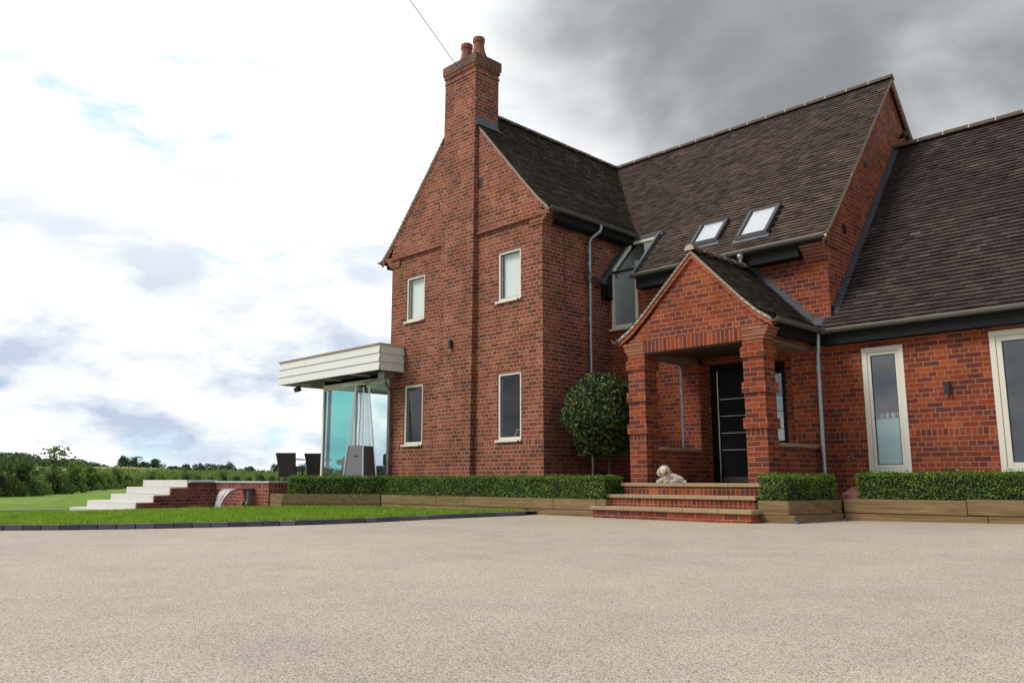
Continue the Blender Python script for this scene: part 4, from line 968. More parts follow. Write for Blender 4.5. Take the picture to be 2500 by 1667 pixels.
pipe([(XPE_R - .03, 1.60, 2.86), (XPE_R - .04, 1.60, 2.60), (4.43, 1.60, 2.50), (4.425, 1.60, 0.25)], [(4.425, 1.60, 2.30, .09, 0), (4.425, 1.60, 0.75, .09, 0)])
pipe([(-4.42, -0.30, 2.86), (-4.42, -0.30, 2.72), (-4.45, -0.26, 2.64), (-4.53, -0.12, 2.56), (-4.55, -0.08, 2.46), (-4.55, -0.08, 0.3)], [(-4.55, -0.08, 1.60, .06, 0), (-4.55, -0.08, 1.05, .05, 0)])
P_('rainwater_hopper', MB().box(-4.47, -0.45, 2.74, -4.24, -0.20, 2.885), M['gutter'])
cd = MB(); cd.tube([(0.012, 0.62, 5.3), (0.012, 0.62, 3.9), (0.012, 0.66, 3.80), (0.012, 0.75, 3.75), (0.012, 1.22, 3.72)], 0.006, 6); P_('wall_cable', cd, M['cable'])

# ---- glazed garden room with its boarded canopy
cn = MB(); cn.box(-8.34, -0.63, 2.92, -4.17, -0.02, 3.42); cn.box(-8.34, -0.02, 2.92, -4.66, 5.8, 3.42)
CN = P_('canopy', cn, M['soffit'])
for k in range(3):
    za = 2.885 + k * 0.185
    b_ = MB(); e = 0.012 * k
    b_.prism([(-8.37, -0.655 - .0, za), (-8.37, -0.672, za + .001), (-8.37, -0.652, za + .183), (-8.37, -0.64, za + .183)], (4.225, 0, 0)); b_.build('fascia_board', M['board'], CN)
    b_ = MB(); b_.prism([(-4.168, -0.63, za), (-4.142, -0.63, za), (-4.160, -0.63, za + .183), (-4.168, -0.63, za + .183)], (0, 0.628, 0)); b_.build('fascia_board', M['board'], CN)
    b_ = MB(); b_.prism([(-8.342, -0.64, za), (-8.368, -0.64, za), (-8.350, -0.64, za + .183), (-8.342, -0.64, za + .183)], (0, 6.4, 0)); b_.build('fascia_board', M['board'], CN)
tr = MB(); tr.box(-8.385, -0.69, 3.44, -4.13, -0.60, 3.465); tr.box(-8.385, -0.60, 3.44, -8.32, 5.8, 3.465); tr.box(-4.19, -0.60, 3.44, -4.13, -0.001, 3.465); tr.build('roof_trim', M['verge'], CN)
MB().box(-8.30, -0.60, 3.42, -4.66, 5.8, 3.438).build('flat_roof', M['lead'], CN)
MB().box(-7.30, -0.02, 2.84, -4.66, 5.4, 2.919).build('room_ceiling', M['ceil'], CN)
st = MB()
for x in (-7.95, -6.6, -5.4): st.box(x, -0.62, 2.895, x + .05, -0.02, 2.9195)
st.build('soffit_batten', M['white'], CN)
gr_ = MB(); gr_.box(-7.33, -0.02, 0.45, -7.27, 0.05, 2.70); gr_.box(-7.33, -0.02, 2.70, -4.66, 0.04, 2.918); gr_.box(-5.99, -0.015, 0.45, -5.93, 0.045, 2.70)
gr_.box(-7.33, 5.3, 0.45, -7.27, 5.4, 2.80); gr_.box(-7.33, 0.05, 2.76, -7.27, 5.3, 2.84)
GR = P_('garden_room_frame', gr_, M['cream'])
MB().box(-7.23, 0.06, 0.5, -7.17, 0.12, 2.80).build('inner_post', M['blackmetal'], GR)
MB().box(-7.27, 0.005, 0.5, -5.99, 0.017, 2.70).build('pane', M['glass_teal'], GR)
MB().box(-7.305, 0.13, 0.5, -7.293, 5.3, 2.78).build('pane', M['glass_clear'], GR)
MB().box(-7.27, 5.34, 0.5, -4.66, 5.352, 2.6).build('pane', M['glass_clear'], GR)
MB().box(-7.27, 5.30, 2.62, -4.66, 5.40, 2.84).build('rear_header', M['roomgrey'], GR)
br = MB(); br.beam((-5.93, -0.06, 2.72), (-4.60, -0.20, 2.82), .02, .02); br.tube([(-4.6, -.2, 2.80), (-4.5, -.24, 2.82), (-4.52, -.2, 2.86)], .008, 6); br.build('awning_rail', M['blackmetal'], GR)

# ---- terrace and planting beds (setting)
tr = MB(); tr.box(-11.7, -1.69, -0.3, -8.75, 12, 0.46); tr.box(-8.749, -1.2, -0.3, -6.15, 12, 0.46); tr.box(-6.149, -0.42, -0.3, -4.66, 12, 0.46); tr.box(-8.749, -1.755, -0.3, -6.4, -1.2, 0.46)
tag(tr.build('terrace', M['terrace']), kind='structure')
sb = MB(); sb.prism([(-5.5, -1.85, .22), (-4.0, -0.55, .22), (1.74, -0.55, .22), (1.80, 1.94, .22), (0.01, 1.94, .22), (0.01, -.02, .22), (-4.6, -.02, .22), (-5.5, -1.0, .22)][::-1], (0, 0, .03))
sb.box(4.36, -0.45, .0, 4.83, 0.9, .27); sb.box(4.36, 0.9, 0, 9.4, 1.895, .28)
tag(sb.build('soil', M['soil']), kind='structure')

# ------------------------------------------------------------------ front steps
ST = thing('entrance_steps', 'three red brick steps with sandstone treads below the porch', 'steps', (3.1, -0.4, 0))
def slab_row(xa, xb, ya, yb, z, joints):
    xs = [xa] + joints + [xb]
    for a_, b_ in zip(xs, xs[1:]):
        MB().box(a_ + .003, ya, z - .052, b_ - .003, yb, z).build('stone_tread', M['sand'], ST, bevel=.005)
slab_row(1.80, 4.36, -0.114, 0.30, 0.528, [3.0, 3.75]); slab_row(1.745, 4.36, -0.444, -0.09, 0.352, [2.62, 3.22, 3.95]); slab_row(1.70, 4.479, -0.774, -0.42, 0.176, [2.35, 2.87, 3.40, 3.96])
MB().box(1.84, -0.085, 0.3, 4.33, 0.0, 0.475).build('brick_riser', M['brick_step'], ST)
MB().box(1.79, -0.415, 0.12, 4.34, -0.05, 0.299).build('brick_riser', M['brick_step'], ST)
MB().box(1.735, -0.745, -0.05, 4.45, -0.40, 0.123).build('brick_riser', M['brick_stepb'], ST)
MB().box(1.87, 0.30, 0.2, 4.28, 1.98, 0.522).build('porch_floor', M['sand'], ST)

# ------------------------------------------------------------------ sleeper walls
def sleeper_wall(name, label, runs):
    t = thing(name, label, 'sleeper wall', (runs[0][0][0], runs[0][0][1], 0))
    for a_, b_, z0, z1, cuts in runs:
        a_, b_ = Vector((*a_, 0)), Vector((*b_, 0)); d = b_ - a_; cs = [0] + cuts + [1]
        nrm = d.normalized().cross(Vector((0, 0, 1)))        # points outwards (right of travel)
        for c0, c1 in zip(cs, cs[1:]):
            p, q = a_ + d * c0 + d.normalized() * .004, a_ + d * c1 - d.normalized() * .004; off = -nrm * 0.06
            zz = Vector((0, 0, (z0 + z1) / 2))
            m_ = MB(); m_.beam(p + off + zz, q + off + zz, 0.12, z1 - z0 - .004); m_.build('sleeper', M['sleeper'], t, bevel=.006)
    return t
sleeper_wall('sleeper_wall', 'long low oak sleeper wall left of the steps, holding the longest hedge', [
    ((-6.37, -1.965), (-5.60, -1.965), 0.10, 0.285, []), ((-6.37, -1.965), (-5.64, -1.965), -0.12, 0.10, []),
    ((-5.60, -1.965), (-4.03, -0.625), 0.085, 0.280, []), ((-5.60, -1.955), (-4.03, -0.615), -0.1, 0.085, []),
    ((-4.01, -0.62), (1.70, -0.62), 0.100, 0.272, [0.31, 0.45, 0.84]), ((-4.01, -0.612), (1.70, -0.612), -0.05, 0.098, [0.6]), ((1.70, -0.62), (1.90, -0.62), 0.178, 0.272, [])])
sleeper_wall('sleeper_wall', 'short oak sleeper wall right of the steps turning back towards the wall', [
    ((4.42, -0.50), (4.86, -0.50), 0.115, 0.300, []), ((4.42, -0.49), (4.93, -0.49), -0.02, 0.115, []),
    ((4.865, -0.50), (5.01, 0.80), 0.115, 0.300, []), ((4.935, -0.49), (5.03, 0.80), -0.02, 0.115, [])])
sw_ = sleeper_wall('sleeper_wall', 'oak sleeper wall under the hedge along the right wing, at the right edge', [
    ((5.02, 0.82), (6.62, 0.82), 0.122, 0.312, []), ((6.62, 0.82), (9.4, 0.82), 0.130, 0.328, [.55]),
    ((5.02, 0.832), (6.85, 0.832), -0.02, 0.120, []), ((6.85, 0.832), (9.4, 0.832), -0.02, 0.128, [.2, .6])])

# ------------------------------------------------------------------ box hedges
def poly_hedge(name, label, pts, z0, z1, width, dens=3600, size=0.027, zslope=None, back=-1):
    """hedge following a polyline (front edge), width to the left of travel"""
    t = thing(name, label, 'hedge', (pts[0][0], pts[0][1], z0), 'clipped box hedges'); Ps, Ns = [], []; core = MB()
    fr = [Vector((*p, 0)) for p in pts]; nn = [((b_ - a_).normalized().cross(Vector((0, 0, 1)))) for a_, b_ in zip(fr, fr[1:])]
    bk = []
    for i, p in enumerate(fr):
        n_ = nn[0] if i == 0 else nn[-1] if i == len(fr) - 1 else (nn[i - 1] + nn[i]).normalized() / max(.5, (nn[i - 1] + nn[i]).normalized().dot(nn[i]))
        bk.append(p - n_ * width)
    loop = fr + bk[::-1]; ins = 0.035
    c_ = sum(loop, Vector()) / len(loop)
    lp = [p for p in loop]
    frc = [f + (b_ - f).normalized() * ins for f, b_ in zip(fr, bk)]; bkc = [b_ - (b_ - f).normalized() * ins for f, b_ in zip(fr, bk)]
    frc[0] += (fr[1] - fr[0]).normalized() * ins; bkc[0] += (fr[1] - fr[0]).normalized() * ins; frc[-1] -= (fr[-1] - fr[-2]).normalized() * ins; bkc[-1] -= (fr[-1] - fr[-2]).normalized() * ins
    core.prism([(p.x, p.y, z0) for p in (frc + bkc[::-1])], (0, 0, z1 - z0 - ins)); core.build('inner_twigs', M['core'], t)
    def quad(a_, b_, c, d_, n_):
        area = ((b_ - a_).cross(d_ - a_)).length; k = int(area * dens); u, v = RNG.random(k), RNG.random(k)
        A, B, C_, D_ = (np.array(q) for q in (a_, b_, c, d_)); u, v = u[:, None], v[:, None]
        P = A * (1 - u) * (1 - v) + B * u * (1 - v) + C_ * u * v + D_ * (1 - u) * v
        depth = RNG.uniform(-0.035, 0.012, (k, 1)); n_ = np.array(n_)
        # small bulges of clipped growth
        bul = 0.016 * np.sin(P[:, 0:1] * 9.1 + P[:, 1:2] * 7) * np.sin(P[:, 2:3] * 14 + P[:, 0:1] * 3)
        Ps.append(P + n_ * (depth + bul)); Ns.append(np.repeat(n_[None], k, 0))
    Z0, Z1 = Vector((0, 0, z0)), Vector((0, 0, z1))
    for i in range(len(fr) - 1):
        quad(fr[i] + Z0, fr[i + 1] + Z0, fr[i + 1] + Z1, fr[i] + Z1, nn[i]); quad(fr[i] + Z1, fr[i + 1] + Z1, bk[i + 1] + Z1, bk[i] + Z1, Vector((0, 0, 1)))
        quad(bk[i] + Z0, bk[i + 1] + Z0, bk[i + 1] + Z1, bk[i] + Z1, -nn[i])
    quad(fr[0] + Z0, bk[0] + Z0, bk[0] + Z1, fr[0] + Z1, (fr[0] - fr[1]).normalized()); quad(fr[-1] + Z0, bk[-1] + Z0, bk[-1] + Z1, fr[-1] + Z1, (fr[-1] - fr[-2]).normalized())
    # loose sprigs along the top
    L = sum((b_ - a_).length for a_, b_ in zip(fr, fr[1:])); k = int(L * 330); s_ = []
    for _ in range(k):
        i = random.randrange(len(fr) - 1); a_, b_ = random.random(), random.random()
        p = (fr[i].lerp(fr[i + 1], a_)).lerp(bk[i].lerp(bk[i + 1], a_), b_); s_.append((p.x, p.y, z1 + random.random() ** 2 * 0.05))
    Ps.append(np.array(s_)); Ns.append(np.tile([0.3, -0.3, 0.5], (k, 1)))
    P, N = np.concatenate(Ps), np.concatenate(Ns)
    o = leaves('foliage', P, N, RNG.uniform(.7, 1.35, len(P)) * size, M['box'], t, aspect=0.62, tilt=0.75)
    return t
poly_hedge('box_hedge', 'longest clipped box hedge, running below the gabled wing left of the steps', [(-5.62, -1.86), (-4.00, -0.53), (1.79, -0.53)], 0.24, 0.628, 0.50)
poly_hedge('box_hedge', 'small clipped box hedge block between the porch steps and the right drainpipe', [(4.40, -0.44), (4.80, -0.44), (4.93, 0.86)], 0.27, 0.628, 0.42, dens=4200, size=.025)
poly_hedge('box_hedge', 'clipped box hedge under the tall windows at the right edge', [(5.17, 0.93), (9.3, 0.93)], 0.28, 0.660, 0.55, dens=4200, size=.025)

# ------------------------------------------------------------------ ball-headed tree
TR = thing('standard_tree', 'ball-clipped evergreen standard tree in the corner behind the hedge', 'tree', (0.95, 0.62, 0.25))
tk = MB(); tk.tube([(0.98, 0.66, 0.2), (0.99, 0.64, 0.7), (1.0, 0.63, 1.1), (0.95, 0.62, 1.5), (0.87, 0.60, 1.9)], [0.035, 0.03, 0.027, 0.022, 0.012], 10)
for k in range(9):
    a_ = k * 2.4; tk.tube([(0.98, 0.63, 1.12 + .03 * k), (0.93 + .2 * math.cos(a_), 0.61 + .2 * math.sin(a_), 1.4 + .05 * k), (0.88 + .5 * math.cos(a_), 0.6 + .5 * math.sin(a_), 1.6 + .06 * k)], [.014, .010, .004], 6)
tk.build('trunk', M['bark'], TR)
n = 7400; d = RNG.normal(0, 1, (n, 3)); d /= np.linalg.norm(d, axis=1, keepdims=True)
lump = 1 + 0.05 * np.sin(d[:, 0] * 7 + 1) * np.sin(d[:, 1] * 6) + 0.04 * np.sin(d[:, 2] * 9 + d[:, 0] * 5)
rad = (0.70 * lump * (1 - np.abs(RNG.normal(0, 0.09, n)) + np.where(RNG.random(n) < .03, .05, 0) ))[:, None]
P = np.array([0.87, 0.60, 1.74]) + d * rad * np.array([1, 1, 1.02]); 
down = np.where(d[:, 2:3] < -0.75, RNG.uniform(0, .12, (n, 1)), 0); P = P - np.concatenate([down * 0, down * 0, down], 1)
leaves('crown', P, d * 0.8 + np.array([0, 0, -0.25]), RNG.uniform(0.065, 0.12, n), M['bay'], TR, aspect=0.42, tilt=0.5)
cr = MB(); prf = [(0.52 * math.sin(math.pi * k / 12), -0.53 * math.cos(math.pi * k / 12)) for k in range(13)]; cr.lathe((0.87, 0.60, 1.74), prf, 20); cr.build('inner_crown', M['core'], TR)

# ------------------------------------------------------------------ patio heater
HX, HY, HZ = -4.97, -0.50, 0.46
HT = thing('patio_heater', 'stainless steel pyramid patio heater standing on the terrace beside the house', 'patio heater', (HX, HY, HZ))
ca = R(20)
def hp(u, v, z):
    return (HX + (u * math.cos(ca) - v * math.sin(ca)), HY + (u * math.sin(ca) + v * math.cos(ca)), HZ + z)
def half(z): return 0.265 - (0.265 - 0.10) * z / 2.14
cb = MB(); z1 = 0.84; za, zb = 0.03, z1
b0, b1 = half(za) - .01, half(zb) - .01
cb.add([hp(-b0, -b0, za), hp(b0, -b0, za), hp(b0, b0, za), hp(-b0, b0, za), hp(-b1, -b1, zb), hp(b1, -b1, zb), hp(b1, b1, zb), hp(-b1, b1, zb)], [(3, 2, 1, 0), (4, 5, 6, 7), (0, 1, 5, 4), (1, 2, 6, 5), (2, 3, 7, 6), (3, 0, 4, 7)])
cb.build('gas_cabinet', M['steel'], HT)
MB().add([hp(-.03, -half(.6) - .002 + .012, .60), hp(.09, -half(.6) - .002 + .012, .60), hp(.09, -half(.62) + .01, .63), hp(-.03, -half(.62) + .01, .63)], [(0, 1, 2, 3)]).build('control_slot', M['blackmetal'], HT)
for su in (-1, 1):
    for sv in (-1, 1):
        a_ = half(0); b_ = half(2.12)
        MB().beam(hp(su * a_, sv * a_, 0), hp(su * b_, sv * b_, 2.12), 0.028, 0.028).build('corner_rail', M['steelrail'], HT)
for fu, fv in ((0, -1), (1, 0), (0, 1), (-1, 0)):
    gm = MB(); k = 0; z = z1 + .03
    while z < 2.05:
        hlf = half(z)
        if fv: gm.tube([hp(-hlf, fv * hlf, z), hp(hlf, fv * hlf, z)], .003, 4, False)
        else: gm.tube([hp(fu * hlf, -hlf, z), hp(fu * hlf, hlf, z)], .003, 4, False)
        z += 0.034
    for q in (-.45, 0, .45):
        a_, b_ = half(z1), half(2.05)
        if fv: gm.tube([hp(q * a_, fv * a_, z1), hp(q * b_, fv * b_, 2.05)], .003, 4, False)
        else: gm.tube([hp(fu * a_, q * a_, z1), hp(fu * b_, q * b_, 2.05)], .003, 4, False)
    gm.build('wire_guard', M['galv'], HT)
MB().tube([hp(0, 0, z1), hp(0, 0, 2.0)], 0.05, 16).build('glass_tube', M['glass'], HT)
MB().lathe(hp(0, 0, 2.0), [(0.0, 0), (0.09, 0.0), (0.10, 0.12), (0.06, .16), (0, .16)], 16).build('burner_cap', M['steel'], HT)
tp = MB(); h2 = 0.30; tp.add([hp(-h2, -h2, 2.155), hp(h2, -h2, 2.155), hp(h2, h2, 2.155), hp(-h2, h2, 2.155), hp(0, 0, 2.22), hp(-h2, -h2, 2.148), hp(h2, -h2, 2.148), hp(h2, h2, 2.148), hp(-h2, h2, 2.148)],
    [(0, 1, 4), (1, 2, 4), (2, 3, 4), (3, 0, 4), (8, 7, 6, 5), (0, 5, 6, 1), (1, 6, 7, 2), (2, 7, 8, 3), (3, 8, 5, 0)]); tp.build('reflector', M['steelrail'], HT)

# ------------------------------------------------------------------ terrace furniture
def recliner(loc, rz, label):
    t = thing('garden_chair', label, 'chair', loc, 'black rattan dining chairs on the terrace')
    def q(x, y, z): return (loc[0] + x * math.cos(rz) - y * math.sin(rz), loc[1] + x * math.sin(rz) + y * math.cos(rz), loc[2] + z)
    def slab(p0, p1, w0, w1, th):
        (ya, za), (yb, zb) = p0, p1; L = math.hypot(yb - ya, zb - za); ny, nz = -(zb - za) / L * th, (yb - ya) / L * th
        return [q(-w0, ya, za), q(w0, ya, za), q(w1, yb, zb), q(-w1, yb, zb), q(-w0, ya + ny, za + nz), q(w0, ya + ny, za + nz), q(w1, yb + ny, zb + nz), q(-w1, yb + ny, zb + nz)]
    F = [(3, 2, 1, 0), (4, 5, 6, 7), (0, 1, 5, 4), (1, 2, 6, 5), (2, 3, 7, 6), (3, 0, 4, 7)]
    MB().add(slab((-0.17, 0.20), (-0.38, 0.80), .21, .265, .04), F).build('backrest', M['rattan'], t, bevel=.006)
    MB().add(slab((-0.25, 0.40), (0.27, 0.42), .24, .24, .05), F).build('seat', M['rattan'], t, bevel=.006)
    for sx in (-1, 1):
        for yy in (-.22, .24): MB().add([q(sx * .22 + a_, yy + b_, z) for z in (0, .40) for a_, b_ in ((-.02, -.02), (.02, -.02), (.02, .02), (-.02, .02))], F).build('leg', M['rattan'], t)
        MB().add([q(sx * .25 + a_, b_, z) for z in (.62, .65) for a_, b_ in ((-.025, -.28), (.025, -.28), (.025, .22), (-.025, .22))], F).build('armrest', M['rattan'], t)
    return t
recliner((-9.25, 0.30, 0.46), R(38), 'black rattan chair with reclined back, leftmost on the terrace')
recliner((-9.07, 1.02, 0.46), R(38), 'black rattan chair half hidden by the corner post of the garden room')
# curved shell chair and dark sofa inside the garden room
SH = thing('shell_armchair', 'dark moulded shell armchair with rolled rim behind the teal glass', 'armchair', (-8.0, 1.35, 0.46))
sh = MB(); sh.lathe((-8.0, 1.35, 0.46), [(0.30, 0.0), (0.32, 0.08), (0.24, 0.30), (0.30, 0.50), (0.38, 0.50), (0.42, 0.56), (0.40, 0.63), (0.36, 0.63), (0.30, 0.55), (0.0, 0.40)], 24); sh.build('shell', M['rattan'], SH)
bk_ = MB(); bk_.lathe((-7.95, 1.40, 1.08), [(0.34, 0), (0.33, 0.06), (0.24, 0.12), (0.10, 0.16), (0, 0.17)], 20); bk_.build('backrest', M['rattan'], SH)
SF = thing('lounge_seat', 'bulky black lounge seat between the patio heater and the house corner', 'armchair', (-5.3, 0.9, 0.46))
MB().box(-6.25, 0.55, 0.50, -5.35, 1.15, 0.90).build('seat', M['rattan'], SF, bevel=.05); MB().box(-6.25, 1.0, 0.9, -5.35, 1.22, 1.20).build('backrest', M['rattan'], SF, bevel=.06)
for sx in (-6.2, -5.45):
    for sy in (0.6, 1.1): MB().box(sx, sy, 0.46, sx + .05, sy + .05, 0.50).build('leg', M['blackmetal'], SF)

# ------------------------------------------------------------------ wall lights etc.
def wall_light(label, x, y, z):
    t = thing('wall_light', label, 'wall light', (x, y, z)); MB().box(x - .035, y - .07, z - .095, x + .035, y - .022, z + .095).build('housing', M['blackmetal'], t, bevel=.004)
    MB().box(x - .02, y - .0225, z - .05, x + .02, y - .0005, z + .05).build('bracket', M['blackmetal'], t)
    MB().box(x - .025, y - .062, z - .0965, x + .025, y - .03, z - .0952).build('lens', M['lightpanel'], t)
wall_light('small black box light on the chimney breast between the two storeys', -2.43, -0.11, 3.29)
wall_light('small black box light on the right wing between the tall and big windows', 6.19, 1.90, 1.88)
CL = thing('ceiling_light', 'square off-white ceiling light under the porch roof', 'ceiling light', (3.24, 0.50, 2.70))
MB().box(3.16, 0.40, 2.66, 3.33, 0.57, 2.6995).build('housing', M['blackmetal'], CL); MB().box(3.17, 0.41, 2.645, 3.32, 0.56, 2.6595).build('diffuser', M['lightpanel'], CL, bevel=.004)
SC = thing('security_camera', 'small black security camera high on the right gable', 'camera', (4.53, 5.7, 7.36))
MB().tube([(4.531, 5.72, 7.36), (4.62, 5.66, 7.37)], .02, 8).build('arm', M['blackmetal'], SC); MB().tube([(4.58, 5.72, 7.38), (4.72, 5.55, 7.36)], .05, 12).build('housing', M['blackmetal'], SC)
FLt = thing('floodlight', 'small dark floodlight under the far corner of the boarded canopy', 'floodlight', (-8.2, -0.1, 2.8))
MB().obox((-8.15, -0.25, 2.80), (.10, 0, 0), (0, .04, .02), (0, -.02, .05)).build('housing', M['blackmetal'], FLt); MB().box(-8.17, -.27, 2.84, -8.13, -.23, 2.92).build('bracket', M['galv'], FLt)
TP = thing('garden_tap', 'small brass garden tap on the wall left of the tall window', 'tap', (4.72, 1.90, 0.90))
MB().tube([(4.72, 1.899, .90), (4.72, 1.84, .90), (4.72, 1.825, .86)], .012, 8).build('spout', M['steel'], TP); MB().box(4.69, 1.845, .92, 4.75, 1.86, .935).build('handle', M['flaunch'], TP)
HD = thing('drain_hood', 'sloping pinkish clay cover against the wall between the two right hedges', 'drain cover', (5.05, 1.5, 0.3))
MB().prism([(4.90, 1.05, .285), (4.90, 1.895, .285), (4.90, 1.895, .52), (4.90, 1.45, .475), (4.90, 1.05, .37)], (0.32, 0, 0)).build('cover', M['pink'], HD, bevel=.006)
MB().box(4.89, 1.02, .282, 5.23, 1.049, .345).build('front_lip', M['pink'], HD)
# cups on the ledge inside the tall window
for i, x in enumerate((5.16, 5.25, 5.34, 5.43)):
    t = thing('flower_pot', ('leftmost', 'second from left', 'third from left', 'rightmost')[i] + ' white plant pot on the ledge inside the tall window', 'plant pot', (x, 2.08, 1.50), 'white pots on the window ledge')
    MB().lathe((x, 2.08, 1.502), [(0, 0), (.028, 0), (.036, .075), (.032, .075), (.03, .06), (0, .06)], 12).build('pot', M['white'], t)
    dd = RNG.normal(0, 1, (60, 3)); dd /= np.linalg.norm(dd, axis=1, keepdims=True); dd[:, 2] = np.abs(dd[:, 2]); leaves('plant', np.array([x, 2.08, 1.58]) + dd * .035, dd, .03, M['fern'], t)
# chair and screen seen in the lower right wing window
OC = thing('office_chair', 'grey office chair inside the lower window right of the chimney breast', 'chair', (-0.80, 0.75, 0.42))
MB().box(-0.98, 0.50, 1.35, -0.62, 0.58, 1.66).build('backrest', M['galv'], OC, bevel=.04); MB().box(-0.98, 0.5, 0.95, -0.6, 0.9, 1.02).build('seat', M['roomgrey'], OC, bevel=.02); MB().tube([(-0.8, .7, .42), (-0.8, .7, .95)], .03, 10).build('stem', M['steel'], OC)
PF = thing('picture_frame', 'tilted white framed picture inside the lower window right of the chimney breast', 'picture frame', (-1.05, 0.3, 1.36))
pf = MB()
for a_, b_ in (((-1.09, .34, 1.37), (-1.06, .40, 1.52)), ((-0.90, .34, 1.37), (-0.87, .40, 1.52)), ((-1.09, .34, 1.37), (-.90, .34, 1.37)), ((-1.06, .40, 1.52), (-.87, .40, 1.52))): pf.beam(a_, b_, .02, .025)
pf.build('frame', M['white'], PF)
SFa = thing('armchair', 'dusky pink armchair back inside the corner dormer window', 'armchair', (0.6, 2.5, 3.3))
MB().box(0.50, 2.32, 3.30, 0.85, 2.48, 4.02).build('backrest', M['sofa'], SFa, bevel=.03); MB().box(0.50, 2.48, 3.30, 0.85, 2.95, 3.66).build('seat', M['sofa'], SFa, bevel=.03)
# overhead cable
wv = []; A = Vector((-1.79, 0.66, 7.98)); B = Vector((0.06, -3.3, 8.46)); dirv = (B - A); far = A + dirv * 7 + Vector((0, 0, -1.2))
for k in range(25):
    t = k / 24; p = A + dirv * 7 * t; wv.append(p + Vector((0, 0, -1.1 * t * (1 - t) * 0 - 0)))
tag(MB().tube(wv, 0.006, 6).build('overhead_cable', M['cable']), 'thin overhead cable running from the sky down to the chimney', 'cable')
for i, (x, y_, lb_) in enumerate(((4.96, -0.42, 'blue plastic scrap at the foot of the short sleeper wall corner'), (5.12, 0.70, 'blue plastic scrap by the sleeper wall in the inner corner'))):
    pts_ = [(x + .028 * math.cos(a_) * (1 + .4 * math.sin(3 * a_)), y_ - .06 + .03 * math.sin(a_), gz(x, y_) + .012 + .012 * math.cos(2 * a_)) for a_ in [k * .785 for k in range(8)]]
    m_ = MB(); m_.add(pts_ + [(x, y_ - .06, gz(x, y_) + .035)], [(k, (k + 1) % 8, 8) for k in range(8)]); tag(m_.build('plastic_scrap', M['blue']), lb_, 'litter', 'blue scraps along the sleepers')

# ------------------------------------------------------------------ garden wall, white steps, fountain
GW = thing('garden_wall', 'low red brick retaining wall with stone coping beside the white steps', 'wall', (-8.75, -2.0, -0.25))
MB().box(-8.699, -2.0, -0.35, -6.38, -1.76, 0.512).build('wall', M['brick_g'], GW)
w2 = MB()
for ya, yb, zt in ((-2.62, -1.76, 0.512), (-3.01, -2.621, 0.385), (-3.37, -3.011, .218), (-3.74, -3.371, .065), (-4.0, -3.741, -.09)): w2.box(-8.745, ya, -.34, -8.70, yb, zt)
w2.build('wall', M['brick_g'], GW)
MB().box(-6.379, -1.995, -0.35, -6.14, -1.0, 0.512).build('wall', M['brick_g'], GW)
MB().box(-11.75, -1.9, -0.35, -8.992, -1.70, 0.54).build('wall', M['brick_g'], GW)
cp = MB(); cp.box(-8.66, -2.02, 0.513, -6.36, -1.74, 0.545); cp.build('coping', M['lime'], GW); MB().box(-8.75, -2.60, 0.513, -8.662, -1.74, 0.545).build('coping', M['lime'], GW); MB().box(-6.358, -2.02, 0.513, -6.12, -1.0, 0.545).build('coping', M['lime'], GW)
GS = thing('garden_steps', 'flight of wide white stone steps rising to the terrace on the left', 'steps', (-10.0, -3.0, -0.25))
for i, (xa, ya, zt) in enumerate(((-11.35, -2.64, 0.572), (-11.35, -3.03, 0.405), (-11.35, -3.39, 0.238), (-11.85, -3.76, 0.085), (-12.0, -4.10, -0.075))):
    xr = -8.747 if i else -8.747
    MB().box(xa, ya, zt - .16, xr, ya + 0.5 if i else -1.91, zt).build('stone_step', M['lime'], GS, bevel=.004)
    jb = MB(); jb.box(-10.05 - .3 * (i % 2), ya - .002, zt - .15, -10.045 - .3 * (i % 2), ya, zt - .01); jb.build('joint', M['verge'], GS)
WS = thing('water_spout', 'stainless steel blade spout pouring a sheet of water from the brick wall', 'fountain', (-7.3, -2.1, 0.3))
MB().box(-7.31, -2.42, 0.365, -6.75, -2.001, 0.395).build('blade', M['steel'], WS); MB().box(-6.92, -2.10, -0.1, -6.84, -2.001, 0.364).build('feed_pipe', M['galv'], WS)
a = NT('falling water'); v = a.mapping(a.pos(), (14, 1, 1)); nz = a.noise(v, 3, 4, .6)
pb = a.n('ShaderNodeBsdfPrincipled'); pb.inputs['Base Color'].default_value = (0.75, 0.78, 0.80, 1); pb.inputs['Roughness'].default_value = .15; a.set(pb.inputs['Normal'], a.bump(nz, .8, .03))
tb = a.n('ShaderNodeBsdfTransparent'); mx = a.n('ShaderNodeMixShader'); a.set(mx.inputs[0], a.maprange(nz, .38, .58, .08, .8)); a.t.links.new(tb.outputs[0], mx.inputs[1]); a.t.links.new(pb.outputs[0], mx.inputs[2]); a.t.links.new(mx.outputs[0], a.out.inputs[0]); M['water'] = a.m
wt = MB(); rows = []
for k in range(9):
    t = k / 8; yy = -2.42 - 0.28 * math.sqrt(t) if t else -2.42; zz = 0.385 - 0.42 * t ** 1.3; wd = 0.25 - 0.13 * t
    rows.append([(-7.05 - wd + 2 * wd * j / 6, yy + .012 * math.sin(j * 2 + k), zz) for j in range(7)])
vv = [p for r_ in rows for p in r_]; wt.add(vv, [(i * 7 + j, i * 7 + j + 1, i * 7 + j + 8, i * 7 + j + 7) for i in range(8) for j in range(6)], True)
wt.build('water_sheet', M['water'], WS)
pe = thing('pond_edging', 'low timber edging of the pond in front of the white steps', 'edging', (-9.0, -2.7, -0.2))
MB().beam((-8.72, -3.75, -0.115), (-7.9, -3.2, -0.085), 0.08, 0.12).build('timber', M['sleeper'], pe); MB().beam((-7.9, -3.2, -0.085), (-6.6, -2.9, -0.07), 0.08, 0.10).build('timber', M['blackmetal'], pe)
